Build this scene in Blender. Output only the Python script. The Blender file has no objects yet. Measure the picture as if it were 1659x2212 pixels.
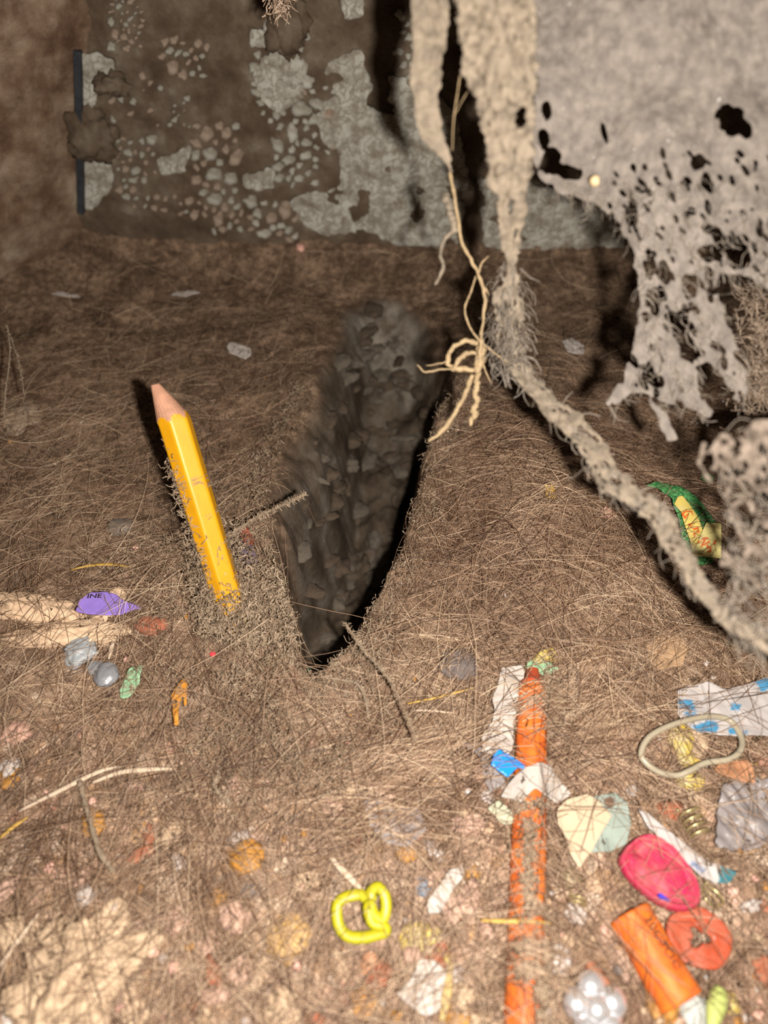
import bpy, bmesh, math, random
import numpy as np
from mathutils import Vector, Matrix, noise as mnoise

random.seed(7)
rng = np.random.default_rng(7)
C = bpy.context.scene.collection
SC = bpy.context.scene
MM = 0.001

# ------------------------------------------------------------------ camera
FPX = 1597.0
CX, CY = 829.5, 1106.0
PITCH = math.radians(47)
CAMZ = 156.0
cam_d = bpy.data.cameras.new('camera')
cam = bpy.data.objects.new('camera', cam_d)
C.objects.link(cam)
cam.location = (0, 0, CAMZ * MM)
cam.rotation_euler = (math.pi / 2 - PITCH, 0, 0)
cam_d.sensor_fit = 'VERTICAL'
cam_d.sensor_height = 36.0
cam_d.lens = 36.0 * FPX / 2212.0
cam_d.clip_start = 0.002
cam_d.clip_end = 10
cam_d.dof.use_dof = True
cam_d.dof.focus_distance = 0.192
cam_d.dof.aperture_fstop = 10.5
SC.camera = cam

# ------------------------------------------------------------------ world, flash, exposure
w = bpy.data.worlds.new('world')
SC.world = w
w.use_nodes = True
w.node_tree.nodes['Background'].inputs[0].default_value = (1.0, 0.88, 0.75, 1)
w.node_tree.nodes['Background'].inputs[1].default_value = 0.035
fl = bpy.data.lights.new('phone_flash', 'POINT')
fl.energy = 3.15
fl.color = (1.0, 0.93, 0.83)
fl.shadow_soft_size = 0.0022
flo = bpy.data.objects.new('phone_flash', fl)
C.objects.link(flo)
Rv = Vector((1, 0, 0))
Fv = Vector((0, math.cos(PITCH), -math.sin(PITCH)))
Uv = Vector((0, math.sin(PITCH), math.cos(PITCH)))
flo.location = Vector(cam.location) + (Rv * 14 - Uv * 4) * MM
SC.view_settings.view_transform = 'Standard'
SC.view_settings.look = 'None'
SC.view_settings.gamma = 1
SC.view_settings.exposure = 0.0
SC.view_settings.use_curve_mapping = False
SC.cycles.use_denoising = False
SC.cycles.max_bounces = 4
SC.cycles.diffuse_bounces = 2
SC.cycles.sample_clamp_indirect = 2.0
SC.cycles.sample_clamp_direct = 6.0

# ------------------------------------------------------------------ numpy noise
def _hash(ix, iy, seed):
    n = (ix.astype(np.int64) * 374761393 + iy.astype(np.int64) * 668265263 + seed * 1274126177) & 0xffffffff
    n = ((n ^ (n >> 13)) * 1274126177) & 0xffffffff
    n = n ^ (n >> 16)
    return (n & 0xffff) / 65535.0

def vnoise(x, y, seed=0):
    x = np.asarray(x, float); y = np.asarray(y, float)
    ix = np.floor(x); iy = np.floor(y)
    fx = x - ix; fy = y - iy
    fx = fx * fx * (3 - 2 * fx); fy = fy * fy * (3 - 2 * fy)
    a = _hash(ix, iy, seed); b = _hash(ix + 1, iy, seed)
    c = _hash(ix, iy + 1, seed); d = _hash(ix + 1, iy + 1, seed)
    return (a + (b - a) * fx + (c - a) * fy + (a - b - c + d) * fx * fy) * 2 - 1

def fbm(x, y, seed=0, o=4):
    s = 0; a = 1.0; t = 0
    for i in range(o):
        s = s + a * vnoise(x * 2 ** i + 13.7 * i, y * 2 ** i - 7.3 * i, seed + i); t += a; a *= .5
    return s / t

def sstep(a, b, x):
    t = np.clip((x - a) / (b - a), 0, 1)
    return t * t * (3 - 2 * t)

def sdpoly(X, Y, poly):
    """signed distance, positive inside"""
    poly = np.asarray(poly, float)
    d = np.full(X.shape, 1e18); s = np.ones(X.shape)
    n = len(poly)
    for i in range(n):
        ax, ay = poly[i]; bx, by = poly[i - 1]
        ex, ey = bx - ax, by - ay
        wx, wy = X - ax, Y - ay
        t = np.clip((wx * ex + wy * ey) / (ex * ex + ey * ey + 1e-12), 0, 1)
        dx, dy = wx - ex * t, wy - ey * t
        d = np.minimum(d, dx * dx + dy * dy)
        c1 = Y >= ay; c2 = Y < by; c3 = ex * wy > ey * wx
        flip = (c1 & c2 & c3) | (~c1 & ~c2 & ~c3)
        s = np.where(flip, -s, s)
    return -s * np.sqrt(d)

def sdline(X, Y, pts):
    """distance to a polyline minus its interpolated half width: positive inside"""
    best = np.full(X.shape, -1e9)
    for (ax, ay, aw), (bx, by, bw) in zip(pts[:-1], pts[1:]):
        ex, ey = bx - ax, by - ay
        t = np.clip(((X - ax) * ex + (Y - ay) * ey) / (ex * ex + ey * ey + 1e-9), 0, 1)
        d = np.hypot(X - ax - ex * t, Y - ay - ey * t)
        best = np.maximum(best, aw + (bw - aw) * t - d)
    return best

# ------------------------------------------------------------------ rays (millimetres)
def ray(px, py):
    a = (px - CX) / FPX; b = (CY - py) / FPX
    return np.array([a, math.cos(PITCH) + b * math.sin(PITCH), -math.sin(PITCH) + b * math.cos(PITCH)])

CAM = np.array([0, 0, CAMZ])

def at_depth(px, py, z):
    return CAM + ray(px, py) * z

def on_plane(px, py, zc):
    r = ray(px, py)
    return CAM + r * ((zc - CAMZ) / r[2])

WALLY = 285.0
WALLX = -124.0

def on_wall(px, py, off=0.0):
    r = ray(px, py)
    return CAM + r * ((WALLY - off) / r[1])

# ------------------------------------------------------------------ floor height field
PIT_PX = [(650, 1462), (618, 1330), (592, 1220), (583, 1100), (596, 1010), (650, 900), (700, 760), (735, 670), (800, 632),
          (880, 640), (945, 690), (990, 790), (985, 850), (940, 950), (912, 1070), (880, 1200), (820, 1320), (745, 1425), (700, 1465)]
PIT = [tuple(on_plane(px, py, 0)[:2]) for px, py in PIT_PX]
X0, X1, Y0, Y1, ST = -190.0, 165.0, -25.0, 290.0, 0.9
gx = np.arange(X0, X1 + ST, ST); gy = np.arange(Y0, Y1 + ST, ST)
GX, GY = np.meshgrid(gx, gy)
SD = sdpoly(GX, GY, PIT) + 1.8 * fbm(GX / 9, GY / 9, 31, 4)
base = 2.6 * fbm(GX / 30, GY / 30, 1, 3) + 1.5 * fbm(GX / 9, GY / 9, 5, 3) + .75 * fbm(GX / 2.6, GY / 2.6, 9, 3)
base += 11 * np.exp(-(((GX - 40) / 30) ** 2 + ((GY - 150) / 48) ** 2))
base += 6 * np.exp(-(((GX + 46) / 22) ** 2 + ((GY - 112) / 28) ** 2))
base += 11 * np.exp(-np.clip(WALLY - GY, 0, 99) / 13) + 9 * np.exp(-np.clip((GX - GY + 412) / 1.414, 0, 99) / 11)
rim = 3.0 * np.exp(-(SD / 9) ** 2) * (GY < 225)
base += rim
prof_y = [100, 140, 170, 195, 215, 232, 246, 256, 266, 275]
prof_z = [-44, -50, -52, -49, -42, -31, -19, -10, -3, 0]
pitz = np.interp(GY + 5 * fbm(GX / 20, GY / 20, 77, 3), prof_y, prof_z) + 6 * fbm(GX / 13, GY / 13, 40, 4) + 3.0 * fbm(GX / 4.5, GY / 4.5, 44, 3)
wdt = np.interp(GY, [90, 150, 230, 262], [4, 6, 12, 26]) + 30 * sstep(0, -26, GX) * sstep(125, 165, GY)
pm = sstep(0, 1, (SD + 2.5 * fbm(GX / 7, GY / 7, 91, 3) * sstep(0, 5, SD)) / wdt)
H = base * (1 - pm) + np.minimum(pitz, base) * pm
HT = H.copy()          # height with the litter on it: the hair lies over this
Hs = H.copy()
for _ in range(5):
    Hs[1:-1, 1:-1] = (Hs[1:-1, 1:-1] * 2 + Hs[:-2, 1:-1] + Hs[2:, 1:-1] + Hs[1:-1, :-2] + Hs[1:-1, 2:]) / 6

def samp(G, x, y):
    u = np.clip((np.asarray(x, float) - X0) / ST, 0, len(gx) - 1.001); v = np.clip((np.asarray(y, float) - Y0) / ST, 0, len(gy) - 1.001)
    i = u.astype(int); j = v.astype(int); fu = u - i; fv = v - j
    return G[j, i] * (1 - fu) * (1 - fv) + G[j, i + 1] * fu * (1 - fv) + G[j + 1, i] * (1 - fu) * fv + G[j + 1, i + 1] * fu * fv

_zz = np.arange(95, 420, .8)
def hit(px, py):
    p = CAM[None, :] + _zz[:, None] * ray(px, py)[None, :]
    k = np.nonzero(p[:, 2] < samp(H, p[:, 0], p[:, 1]))[0]
    i = k[0] if len(k) else len(_zz) - 1
    return p[i]

CLEAR = np.zeros(GX.shape)
def keep_clear(poly):
    np.copyto(CLEAR, np.maximum(CLEAR, (sdpoly(GX, GY, np.asarray(poly)) > -.3) * 1.0))

def raise_top(poly, top):
    d = sdpoly(GX, GY, poly)
    np.copyto(HT, np.maximum(HT, np.where(d > 0, top, -999)))

# ------------------------------------------------------------------ object helpers
def lin(c):
    return tuple(((v / 255) / 12.92 if v / 255 <= .04045 else ((v / 255 + .055) / 1.055) ** 2.4) for v in c)

def alb(c, k=1.0):
    return tuple(min(.92, v * k) for v in lin(c))

def mesh_obj(name, verts, faces, mat=None, parent=None, smooth=True, origin=None, cols=None):
    verts = np.asarray(verts, float)
    org = np.array([0., 0, 0]) if origin is None else np.asarray(origin, float)
    me = bpy.data.meshes.new(name)
    me.from_pydata(((verts - org) * MM).tolist(), [], faces if isinstance(faces, list) else faces.tolist())
    if smooth:
        me.polygons.foreach_set('use_smooth', [True] * len(me.polygons))
    if cols is not None:
        at = me.attributes.new('tint', 'FLOAT_COLOR', 'POINT')
        cc = np.ones((len(verts), 4)); cc[:, :3] = cols
        at.data.foreach_set('color', cc.ravel())
    if mat:
        me.materials.append(mat)
    o = bpy.data.objects.new(name, me)
    C.objects.link(o)
    if parent is not None:
        o.parent = parent
        o.location = (org * MM).tolist() if origin is None else ((org - np.array(parent['o'])) * MM).tolist()
    else:
        o.location = (org * MM).tolist()
        o['o'] = org.tolist()
    return o

def fast_mesh(name, V, T, mat, parent=None, tone=None, k=3):
    """big meshes straight from numpy, k vertices per face"""
    me = bpy.data.meshes.new(name)
    me.vertices.add(len(V)); me.vertices.foreach_set('co', (V * MM).astype(np.float32).ravel())
    nt = len(T)
    me.loops.add(nt * k); me.loops.foreach_set('vertex_index', T.astype(np.int32).ravel())
    me.polygons.add(nt)
    me.polygons.foreach_set('loop_start', np.arange(0, nt * k, k, dtype=np.int32))
    me.polygons.foreach_set('loop_total', np.full(nt, k, dtype=np.int32))
    me.polygons.foreach_set('use_smooth', np.ones(nt, dtype=bool))
    if tone is not None:
        for nm, arr in tone.items():
            a = me.attributes.new(nm, 'FLOAT', 'POINT'); a.data.foreach_set('value', np.asarray(arr, np.float32))
    me.update(calc_edges=True)
    me.materials.append(mat)
    o = bpy.data.objects.new(name, me); C.objects.link(o)
    if parent is not None:
        o.parent = parent; o.location = tuple(-np.array(parent['o']) * MM)
    return o

def tag(o, label, cat, group=None, kind=None):
    if label: o['label'] = label
    if cat: o['category'] = cat
    if group: o['group'] = group
    if kind: o['kind'] = kind
    return o

def thing(name, loc, label, cat, group=None):
    o = bpy.data.objects.new(name, None); C.objects.link(o)
    o.location = (np.asarray(loc, float) * MM).tolist(); o['o'] = np.asarray(loc, float).tolist()
    o.empty_display_size = .002
    return tag(o, label, cat, group)

def solid(o, t, off=0.0):
    m = o.modifiers.new('thickness', 'SOLIDIFY'); m.thickness = t * MM; m.offset = off
    return o

# ------------------------------------------------------------------ materials
_mats = {}
def mat(name, col, rough=.7, var=.25, vscale=.6, bump=.15, bscale=2.0, col2=None, metal=0.0, trans=0.0, spec=.3, tint=False, dust=0.0, sss=0.0, ior=1.45, alpha=1.0):
    """procedural surface: colour noise between two tones, optional print tint, optional dust film, bump"""
    if name in _mats: return _mats[name]
    m = bpy.data.materials.new(name); m.use_nodes = True
    nt = m.node_tree; N = nt.nodes; L = nt.links
    b = N['Principled BSDF']
    tc = N.new('ShaderNodeTexCoord')
    n1 = N.new('ShaderNodeTexNoise'); n1.inputs['Scale'].default_value = 1000 * vscale; n1.inputs['Detail'].default_value = 5
    L.new(tc.outputs['Object'], n1.inputs['Vector'])
    mr = N.new('ShaderNodeMapRange'); mr.inputs[1].default_value = .35; mr.inputs[2].default_value = .65
    L.new(n1.outputs[0], mr.inputs[0])
    mix = N.new('ShaderNodeMix'); mix.data_type = 'RGBA'
    c1 = tuple(col); c2 = tuple(col2) if col2 else tuple(v * (1 - var) for v in col)
    L.new(mr.outputs[0], mix.inputs[0])
    mix.inputs[6].default_value = (*c2, 1); mix.inputs[7].default_value = (*c1, 1)
    out = mix.outputs[2]
    if tint:
        a = N.new('ShaderNodeAttribute'); a.attribute_name = 'tint'
        mu = N.new('ShaderNodeMix'); mu.data_type = 'RGBA'; mu.blend_type = 'MULTIPLY'; mu.inputs[0].default_value = 1
        L.new(out, mu.inputs[6]); L.new(a.outputs['Color'], mu.inputs[7]); out = mu.outputs[2]
    if dust > 0:
        n2 = N.new('ShaderNodeTexNoise'); n2.inputs['Scale'].default_value = 420; n2.inputs['Detail'].default_value = 8; n2.inputs['Roughness'].default_value = .75
        L.new(tc.outputs['Object'], n2.inputs['Vector'])
        m2 = N.new('ShaderNodeMapRange'); m2.inputs[1].default_value = .72 - .3 * dust; m2.inputs[2].default_value = .86 - .3 * dust
        L.new(n2.outputs[0], m2.inputs[0])
        mu = N.new('ShaderNodeMix'); mu.data_type = 'RGBA'; L.new(m2.outputs[0], mu.inputs[0])
        L.new(out, mu.inputs[6]); mu.inputs[7].default_value = (.27, .19, .13, 1); out = mu.outputs[2]
    L.new(out, b.inputs['Base Color'])
    b.inputs['Roughness'].default_value = rough
    b.inputs['Metallic'].default_value = metal
    b.inputs['Specular IOR Level'].default_value = spec
    b.inputs['Transmission Weight'].default_value = trans
    b.inputs['IOR'].default_value = ior
    b.inputs['Alpha'].default_value = alpha
    if sss > 0:
        b.inputs['Subsurface Weight'].default_value = sss
        b.inputs['Subsurface Radius'].default_value = (1, .6, .4)
        b.inputs['Subsurface Scale'].default_value = .001
    if bump > 0:
        n3 = N.new('ShaderNodeTexNoise'); n3.inputs['Scale'].default_value = 1000 * bscale; n3.inputs['Detail'].default_value = 4
        L.new(tc.outputs['Object'], n3.inputs['Vector'])
        bp = N.new('ShaderNodeBump'); bp.inputs['Strength'].default_value = bump; bp.inputs['Distance'].default_value = .0005
        L.new(n3.outputs[0], bp.inputs['Height']); L.new(bp.outputs[0], b.inputs['Normal'])
    _mats[name] = m
    return m

def ramp(N, stops):
    r = N.new('ShaderNodeValToRGB')
    e = r.color_ramp.elements
    while len(e) < len(stops): e.new(.5)
    for el, (p, c) in zip(e, stops):
        el.position = p; el.color = (*c, 1)
    return r

def strand_mat(name, stops, rough=.45, spec=.5):
    m = bpy.data.materials.new(name); m.use_nodes = True
    N = m.node_tree.nodes; L = m.node_tree.links; b = N['Principled BSDF']
    a = N.new('ShaderNodeAttribute'); a.attribute_name = 'tone'
    r = ramp(N, stops); L.new(a.outputs['Fac'], r.inputs[0]); L.new(r.outputs[0], b.inputs['Base Color'])
    b.inputs['Roughness'].default_value = rough; b.inputs['Specular IOR Level'].default_value = spec
    return m

# floor: matted dust, crumbs, grit; the pit is bare dark earth and stone
def floor_material():
    m = bpy.data.materials.new('matted_dust'); m.use_nodes = True
    N = m.node_tree.nodes; L = m.node_tree.links; b = N['Principled BSDF']
    tc = N.new('ShaderNodeTexCoord')
    def noise(s, d=6, r=.6):
        n = N.new('ShaderNodeTexNoise'); n.inputs['Scale'].default_value = s; n.inputs['Detail'].default_value = d; n.inputs['Roughness'].default_value = r
        L.new(tc.outputs['Object'], n.inputs['Vector']); return n
    def mixc(f, a, bb):
        x = N.new('ShaderNodeMix'); x.data_type = 'RGBA'
        L.new(f, x.inputs[0])
        for v, i in ((a, 6), (bb, 7)):
            if isinstance(v, tuple): x.inputs[i].default_value = (*v, 1)
            else: L.new(v, x.inputs[i])
        return x.outputs[2]
    def rng_(v, lo, hi):
        x = N.new('ShaderNodeMapRange'); x.inputs[1].default_value = lo; x.inputs[2].default_value = hi; L.new(v, x.inputs[0]); return x.outputs[0]
    n1 = noise(70, 8, .65); n2 = noise(420, 6, .7); n3 = noise(35, 3)
    c = ramp(N, [(.34, (.045, .027, .017)), (.48, (.125, .08, .052)), (.58, (.29, .192, .13)), (.75, (.42, .295, .21))])
    mx = N.new('ShaderNodeMath'); mx.operation = 'ADD'
    h1 = N.new('ShaderNodeMath'); h1.operation = 'MULTIPLY'; h1.inputs[1].default_value = .5; L.new(n1.outputs[0], h1.inputs[0])
    h2 = N.new('ShaderNodeMath'); h2.operation = 'MULTIPLY'; h2.inputs[1].default_value = .5; L.new(n2.outputs[0], h2.inputs[0])
    L.new(h1.outputs[0], mx.inputs[0]); L.new(h2.outputs[0], mx.inputs[1]); L.new(mx.outputs[0], c.inputs[0])
    # paler crumb litter towards the opening (attribute 'litter')
    at = N.new('ShaderNodeAttribute'); at.attribute_name = 'litter'
    vo = N.new('ShaderNodeTexVoronoi'); vo.inputs['Scale'].default_value = 340; L.new(tc.outputs['Object'], vo.inputs['Vector'])
    sep = N.new('ShaderNodeSeparateColor'); L.new(vo.outputs['Color'], sep.inputs[0])
    cr = ramp(N, [(.0, (.34, .21, .145)), (.3, (.50, .32, .23)), (.55, (.64, .45, .33)), (.75, (.56, .33, .17)), (.9, (.74, .60, .48)), (1, (.55, .24, .17))])
    L.new(sep.outputs[0], cr.inputs[0])
    n4 = noise(130, 5, .7)
    lm = N.new('ShaderNodeMath'); lm.operation = 'MULTIPLY'; L.new(at.outputs['Fac'], lm.inputs[0]); L.new(rng_(n4.outputs[0], .42, .6), lm.inputs[1])
    col = mixc(lm.outputs[0], c.outputs[0], cr.outputs[0])
    # pit
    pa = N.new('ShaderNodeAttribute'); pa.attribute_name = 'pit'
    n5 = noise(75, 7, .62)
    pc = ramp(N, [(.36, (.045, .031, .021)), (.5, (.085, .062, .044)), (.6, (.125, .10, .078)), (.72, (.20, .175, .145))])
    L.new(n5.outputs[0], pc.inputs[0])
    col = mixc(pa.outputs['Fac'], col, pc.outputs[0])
    # pale grey plaster showing low on the wall of the pit
    pl = N.new('ShaderNodeAttribute'); pl.attribute_name = 'plaster'
    n6 = noise(110, 6, .65)
    pf = N.new('ShaderNodeMath'); pf.operation = 'MULTIPLY'; L.new(pl.outputs['Fac'], pf.inputs[0]); L.new(rng_(n6.outputs[0], .4, .58), pf.inputs[1])
    col = mixc(pf.outputs[0], col, (.28, .25, .21))
    L.new(col, b.inputs['Base Color'])
    b.inputs['Roughness'].default_value = .9; b.inputs['Specular IOR Level'].default_value = .15
    bn = noise(900, 6, .7); bp = N.new('ShaderNodeBump'); bp.inputs['Strength'].default_value = .8; bp.inputs['Distance'].default_value = .0008
    L.new(bn.outputs[0], bp.inputs['Height']); L.new(bp.outputs[0], b.inputs['Normal'])
    return m

def wall_material(name, red=0.0):
    m = bpy.data.materials.new(name); m.use_nodes = True
    N = m.node_tree.nodes; L = m.node_tree.links; b = N['Principled BSDF']
    tc = N.new('ShaderNodeTexCoord')
    def noise(s, d=6, r=.6):
        n = N.new('ShaderNodeTexNoise'); n.inputs['Scale'].default_value = s; n.inputs['Detail'].default_value = d; n.inputs['Roughness'].default_value = r
        L.new(tc.outputs['Object'], n.inputs['Vector']); return n
    n1 = noise(90, 8, .65)
    if red:
        c = ramp(N, [(.3, (.085, .048, .031)), (.45, (.155, .097, .064)), (.58, (.24, .17, .12)), (.75, (.36, .29, .22))])
    else:
        c = ramp(N, [(.3, (.062, .041, .027)), (.48, (.105, .075, .052)), (.6, (.15, .115, .084)), (.76, (.25, .215, .17))])
    L.new(n1.outputs[0], c.inputs[0])
    L.new(c.outputs[0], b.inputs['Base Color'])
    b.inputs['Roughness'].default_value = .95; b.inputs['Specular IOR Level'].default_value = .1
    bn = noise(500, 6, .7); bp = N.new('ShaderNodeBump'); bp.inputs['Strength'].default_value = .7; bp.inputs['Distance'].default_value = .001
    L.new(bn.outputs[0], bp.inputs['Height']); L.new(bp.outputs[0], b.inputs['Normal'])
    return m

def plaster_material(name, a, bcol, crack=True):
    m = bpy.data.materials.new(name); m.use_nodes = True
    N = m.node_tree.nodes; L = m.node_tree.links; b = N['Principled BSDF']
    tc = N.new('ShaderNodeTexCoord')
    n1 = N.new('ShaderNodeTexNoise'); n1.inputs['Scale'].default_value = 150; n1.inputs['Detail'].default_value = 7; n1.inputs['Roughness'].default_value = .65
    L.new(tc.outputs['Object'], n1.inputs['Vector'])
    c = ramp(N, [(.36, bcol), (.46, tuple((x + y) / 2 for x, y in zip(a, bcol))), (.56, a), (.75, tuple(v * 1.12 for v in a))])
    L.new(n1.outputs[0], c.inputs[0])
    out = c.outputs[0]
    if crack:
        n2 = N.new('ShaderNodeTexNoise'); n2.inputs['Scale'].default_value = 160; n2.inputs['Detail'].default_value = 4
        L.new(tc.outputs['Object'], n2.inputs['Vector'])
        vm = N.new('ShaderNodeVectorMath'); vm.operation = 'MULTIPLY_ADD'; vm.inputs[1].default_value = (.03,) * 3
        L.new(n2.outputs['Color'], vm.inputs[0]); L.new(tc.outputs['Object'], vm.inputs[2])
        v = N.new('ShaderNodeTexVoronoi'); v.feature = 'DISTANCE_TO_EDGE'; v.inputs['Scale'].default_value = 95
        L.new(vm.outputs[0], v.inputs['Vector'])
        mr = N.new('ShaderNodeMapRange'); mr.inputs[1].default_value = .0; mr.inputs[2].default_value = .09
        L.new(v.outputs[0], mr.inputs[0])
        mx = N.new('ShaderNodeMix'); mx.data_type = 'RGBA'; L.new(mr.outputs[0], mx.inputs[0])
        mx.inputs[6].default_value = (.20, .175, .14, 1); L.new(out, mx.inputs[7]); out = mx.outputs[2]
    L.new(out, b.inputs['Base Color'])
    b.inputs['Roughness'].default_value = .9; b.inputs['Specular IOR Level'].default_value = .15
    bn = N.new('ShaderNodeTexNoise'); bn.inputs['Scale'].default_value = 500; bn.inputs['Detail'].default_value = 6
    L.new(tc.outputs['Object'], bn.inputs['Vector'])
    bp = N.new('ShaderNodeBump'); bp.inputs['Strength'].default_value = .5; bp.inputs['Distance'].default_value = .0008
    L.new(bn.outputs[0], bp.inputs['Height']); L.new(bp.outputs[0], b.inputs['Normal'])
    return m

# ------------------------------------------------------------------ setting: floor, walls, ceiling
def grid_faces(nx, ny):
    i = np.arange(nx - 1); j = np.arange(ny - 1)
    I, J = np.meshgrid(i, j); a = (J * nx + I).ravel()
    return np.stack([a, a + 1, a + nx + 1, a + nx], 1)

V = np.stack([GX.ravel(), GY.ravel(), H.ravel()], 1)
litter = sstep(105, 55, GY + 10 * fbm(GX / 15, GY / 15, 3)) + .35 * sstep(150, 100, GY) * sstep(-20, -60, GX)
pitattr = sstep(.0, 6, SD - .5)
plast = sstep(1, 10, SD) * np.exp(-(((GX - 2) / 19) ** 2)) * sstep(228, 245, GY) * sstep(268, 255, GY)
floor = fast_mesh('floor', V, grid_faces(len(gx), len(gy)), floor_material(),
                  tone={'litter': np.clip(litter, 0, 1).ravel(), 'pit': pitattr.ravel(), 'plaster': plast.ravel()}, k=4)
floor['o'] = [0, 0, 0]; floor['kind'] = 'structure'; floor['label'] = 'dusty floor of matted fluff with a deep dark hole in its middle'

def panel(name, P0, du, dv, nu, nv, nrm, amp, m, seed):
    u = np.linspace(0, 1, nu); v = np.linspace(0, 1, nv); U, W = np.meshgrid(u, v)
    P = np.asarray(P0, float)[None, None] + U[..., None] * np.asarray(du, float) + W[..., None] * np.asarray(dv, float)
    lu = np.linalg.norm(du); lv = np.linalg.norm(dv)
    d = amp * (fbm(U * lu / 16, W * lv / 16, seed, 5) + .35 * fbm(U * lu / 3, W * lv / 3, seed + 9, 3))
    P = P + d[..., None] * np.asarray(nrm, float)
    o = fast_mesh(name, P.reshape(-1, 3), grid_faces(nu, nv), m, k=4)
    o['kind'] = 'structure'
    return o

M_wall = wall_material('dust_caked_wall'); M_wl = wall_material('reddish_dust_wall', 1.0)
wall_back = panel('wall_back', (-128, WALLY, -6), (298, 0, 0), (0, 0, 150), 260, 130, (0, -1, 0), 1.8, M_wall, 50)
wall_back['o'] = [0, 0, 0]
wall_left = panel('wall_left', (-97, WALLY + 32, -8), (-190, -190, 0), (23.5, -23.5, 152), 240, 120, (.707, -.707, 0), 2.2, M_wl, 60)
wall_right = panel('wall_right', (162, -25, -8), (0, 312, 0), (0, 0, 152), 120, 60, (-1, 0, 0), 2.0, M_wall, 70)
ceil = panel('ceiling', (-125, 140, 142), (292, 0, 0), (0, 147, 0), 90, 50, (0, 0, -1), 1.0, M_wall, 80)
solid(ceil, 4, 1)

# dark narrow solid strip set in the corner of the two walls
def box(name, x0, x1, y0, y1, z0, z1, m, parent=None, bev=.4):
    bm = bmesh.new(); bmesh.ops.create_cube(bm, size=1)
    for v in bm.verts:
        v.co = Vector(((x0 + x1) / 2 + v.co.x * (x1 - x0), (y0 + y1) / 2 + v.co.y * (y1 - y0), (z0 + z1) / 2 + v.co.z * (z1 - z0))) * MM
    bmesh.ops.bevel(bm, geom=bm.edges[:], offset=bev * MM, segments=2, affect='EDGES', profile=.5)
    me = bpy.data.meshes.new(name); bm.to_mesh(me); bm.free(); me.materials.append(m)
    o = bpy.data.objects.new(name, me); C.objects.link(o)
    return o
M_strip = mat('dark_slate', (.035, .038, .046), .55, .4, .3, .2)
corner_strip = box('corner_strip_1', -1.2, 1.2, -1.6, 1.6, -29, 29, M_strip, bev=.3)
_a = on_wall(176, 462, 2.5); _b = on_wall(168, 105, 2.5)
corner_strip.location = ((_a + _b) / 2 * MM).tolist()
corner_strip.rotation_euler = (0, math.atan2(_b[0] - _a[0], _b[2] - _a[2]), 0)
corner_strip['kind'] = 'structure'; corner_strip['label'] = 'dark narrow strip in the corner between the walls'

# ------------------------------------------------------------------ marching triangles: a sheet from a scalar field
def field_sheet(F, xs, ys):
    ny, nx = F.shape
    verts = []; vid = {}; faces = []
    pos = F > 0
    def gv(j, i):
        k = (j, i)
        if k not in vid:
            vid[k] = len(verts); verts.append((xs[i], ys[j]))
        return vid[k]
    def ev(a, b):
        k = (a, b) if a < b else (b, a)
        if k not in vid:
            fa = F[k[0]]; fb = F[k[1]]
            t = fa / (fa - fb + 1e-12)
            t = min(.92, max(.08, t))
            vid[k] = len(verts)
            verts.append((xs[k[0][1]] + (xs[k[1][1]] - xs[k[0][1]]) * t, ys[k[0][0]] + (ys[k[1][0]] - ys[k[0][0]]) * t))
        return vid[k]
    cnt = pos[:-1, :-1].astype(int) + pos[1:, :-1] + pos[:-1, 1:] + pos[1:, 1:]
    for j, i in zip(*np.nonzero(cnt)):
        q = [(j, i), (j, i + 1), (j + 1, i + 1), (j + 1, i)]
        if cnt[j, i] == 4:
            faces.append([gv(*p) for p in q]); continue
        for tri in ((q[0], q[1], q[2]), (q[0], q[2], q[3])):
            out = []
            for a, b in ((0, 1), (1, 2), (2, 0)):
                pa, pb = tri[a], tri[b]
                if pos[pa]: out.append(gv(*pa))
                if pos[pa] != pos[pb]: out.append(ev(pa, pb))
            if len(out) >= 3: faces.append(out)
    return np.array(verts), faces

# ------------------------------------------------------------------ tubes
def catmull(pts, n):
    pts = np.asarray(pts, float)
    P = np.vstack([2 * pts[0] - pts[1], pts, 2 * pts[-1] - pts[-2]])
    out = []
    for i in range(len(pts) - 1):
        p0, p1, p2, p3 = P[i:i + 4]
        for t in np.linspace(0, 1, n, endpoint=False):
            out.append(.5 * (2 * p1 + (p2 - p0) * t + (2 * p0 - 5 * p1 + 4 * p2 - p3) * t * t + (3 * p1 - p0 - 3 * p2 + p3) * t ** 3))
    out.append(pts[-1])
    return np.array(out)

def strands_geom(P, R, sides=3):
    """P: (n, s, 3) centre lines, R: (n, s) radii -> vertices, triangle quads"""
    n, s, _ = P.shape
    T = np.gradient(P, axis=1); T /= np.linalg.norm(T, axis=2, keepdims=True) + 1e-9
    ref = np.zeros_like(T); ref[..., 2] = 1.0
    vert = np.abs(T[..., 2]) > .9
    ref[vert] = (1, 0, 0)
    A = np.cross(T, ref); A /= np.linalg.norm(A, axis=2, keepdims=True) + 1e-9
    B = np.cross(T, A)
    ang = np.arange(sides) * 2 * math.pi / sides
    V = P[:, :, None, :] + R[:, :, None, None] * (A[:, :, None, :] * np.cos(ang)[None, None, :, None] + B[:, :, None, :] * np.sin(ang)[None, None, :, None])
    idx = np.arange(n * s * sides).reshape(n, s, sides)
    a = idx[:, :-1, :]; b = np.roll(idx, -1, axis=2)[:, :-1, :]; c = np.roll(idx, -1, axis=2)[:, 1:, :]; d = idx[:, 1:, :]
    Q = np.stack([a, b, c, d], -1).reshape(-1, 4)
    return V.reshape(-1, 3), Q

def strands(name, P, R, m, tones, parent=None, sides=3):
    V, Q = strands_geom(P, R, sides)
    t = np.repeat(tones, P.shape[1] * sides)
    return fast_mesh(name, V, Q, m, parent, tone={'tone': t}, k=4)

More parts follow.
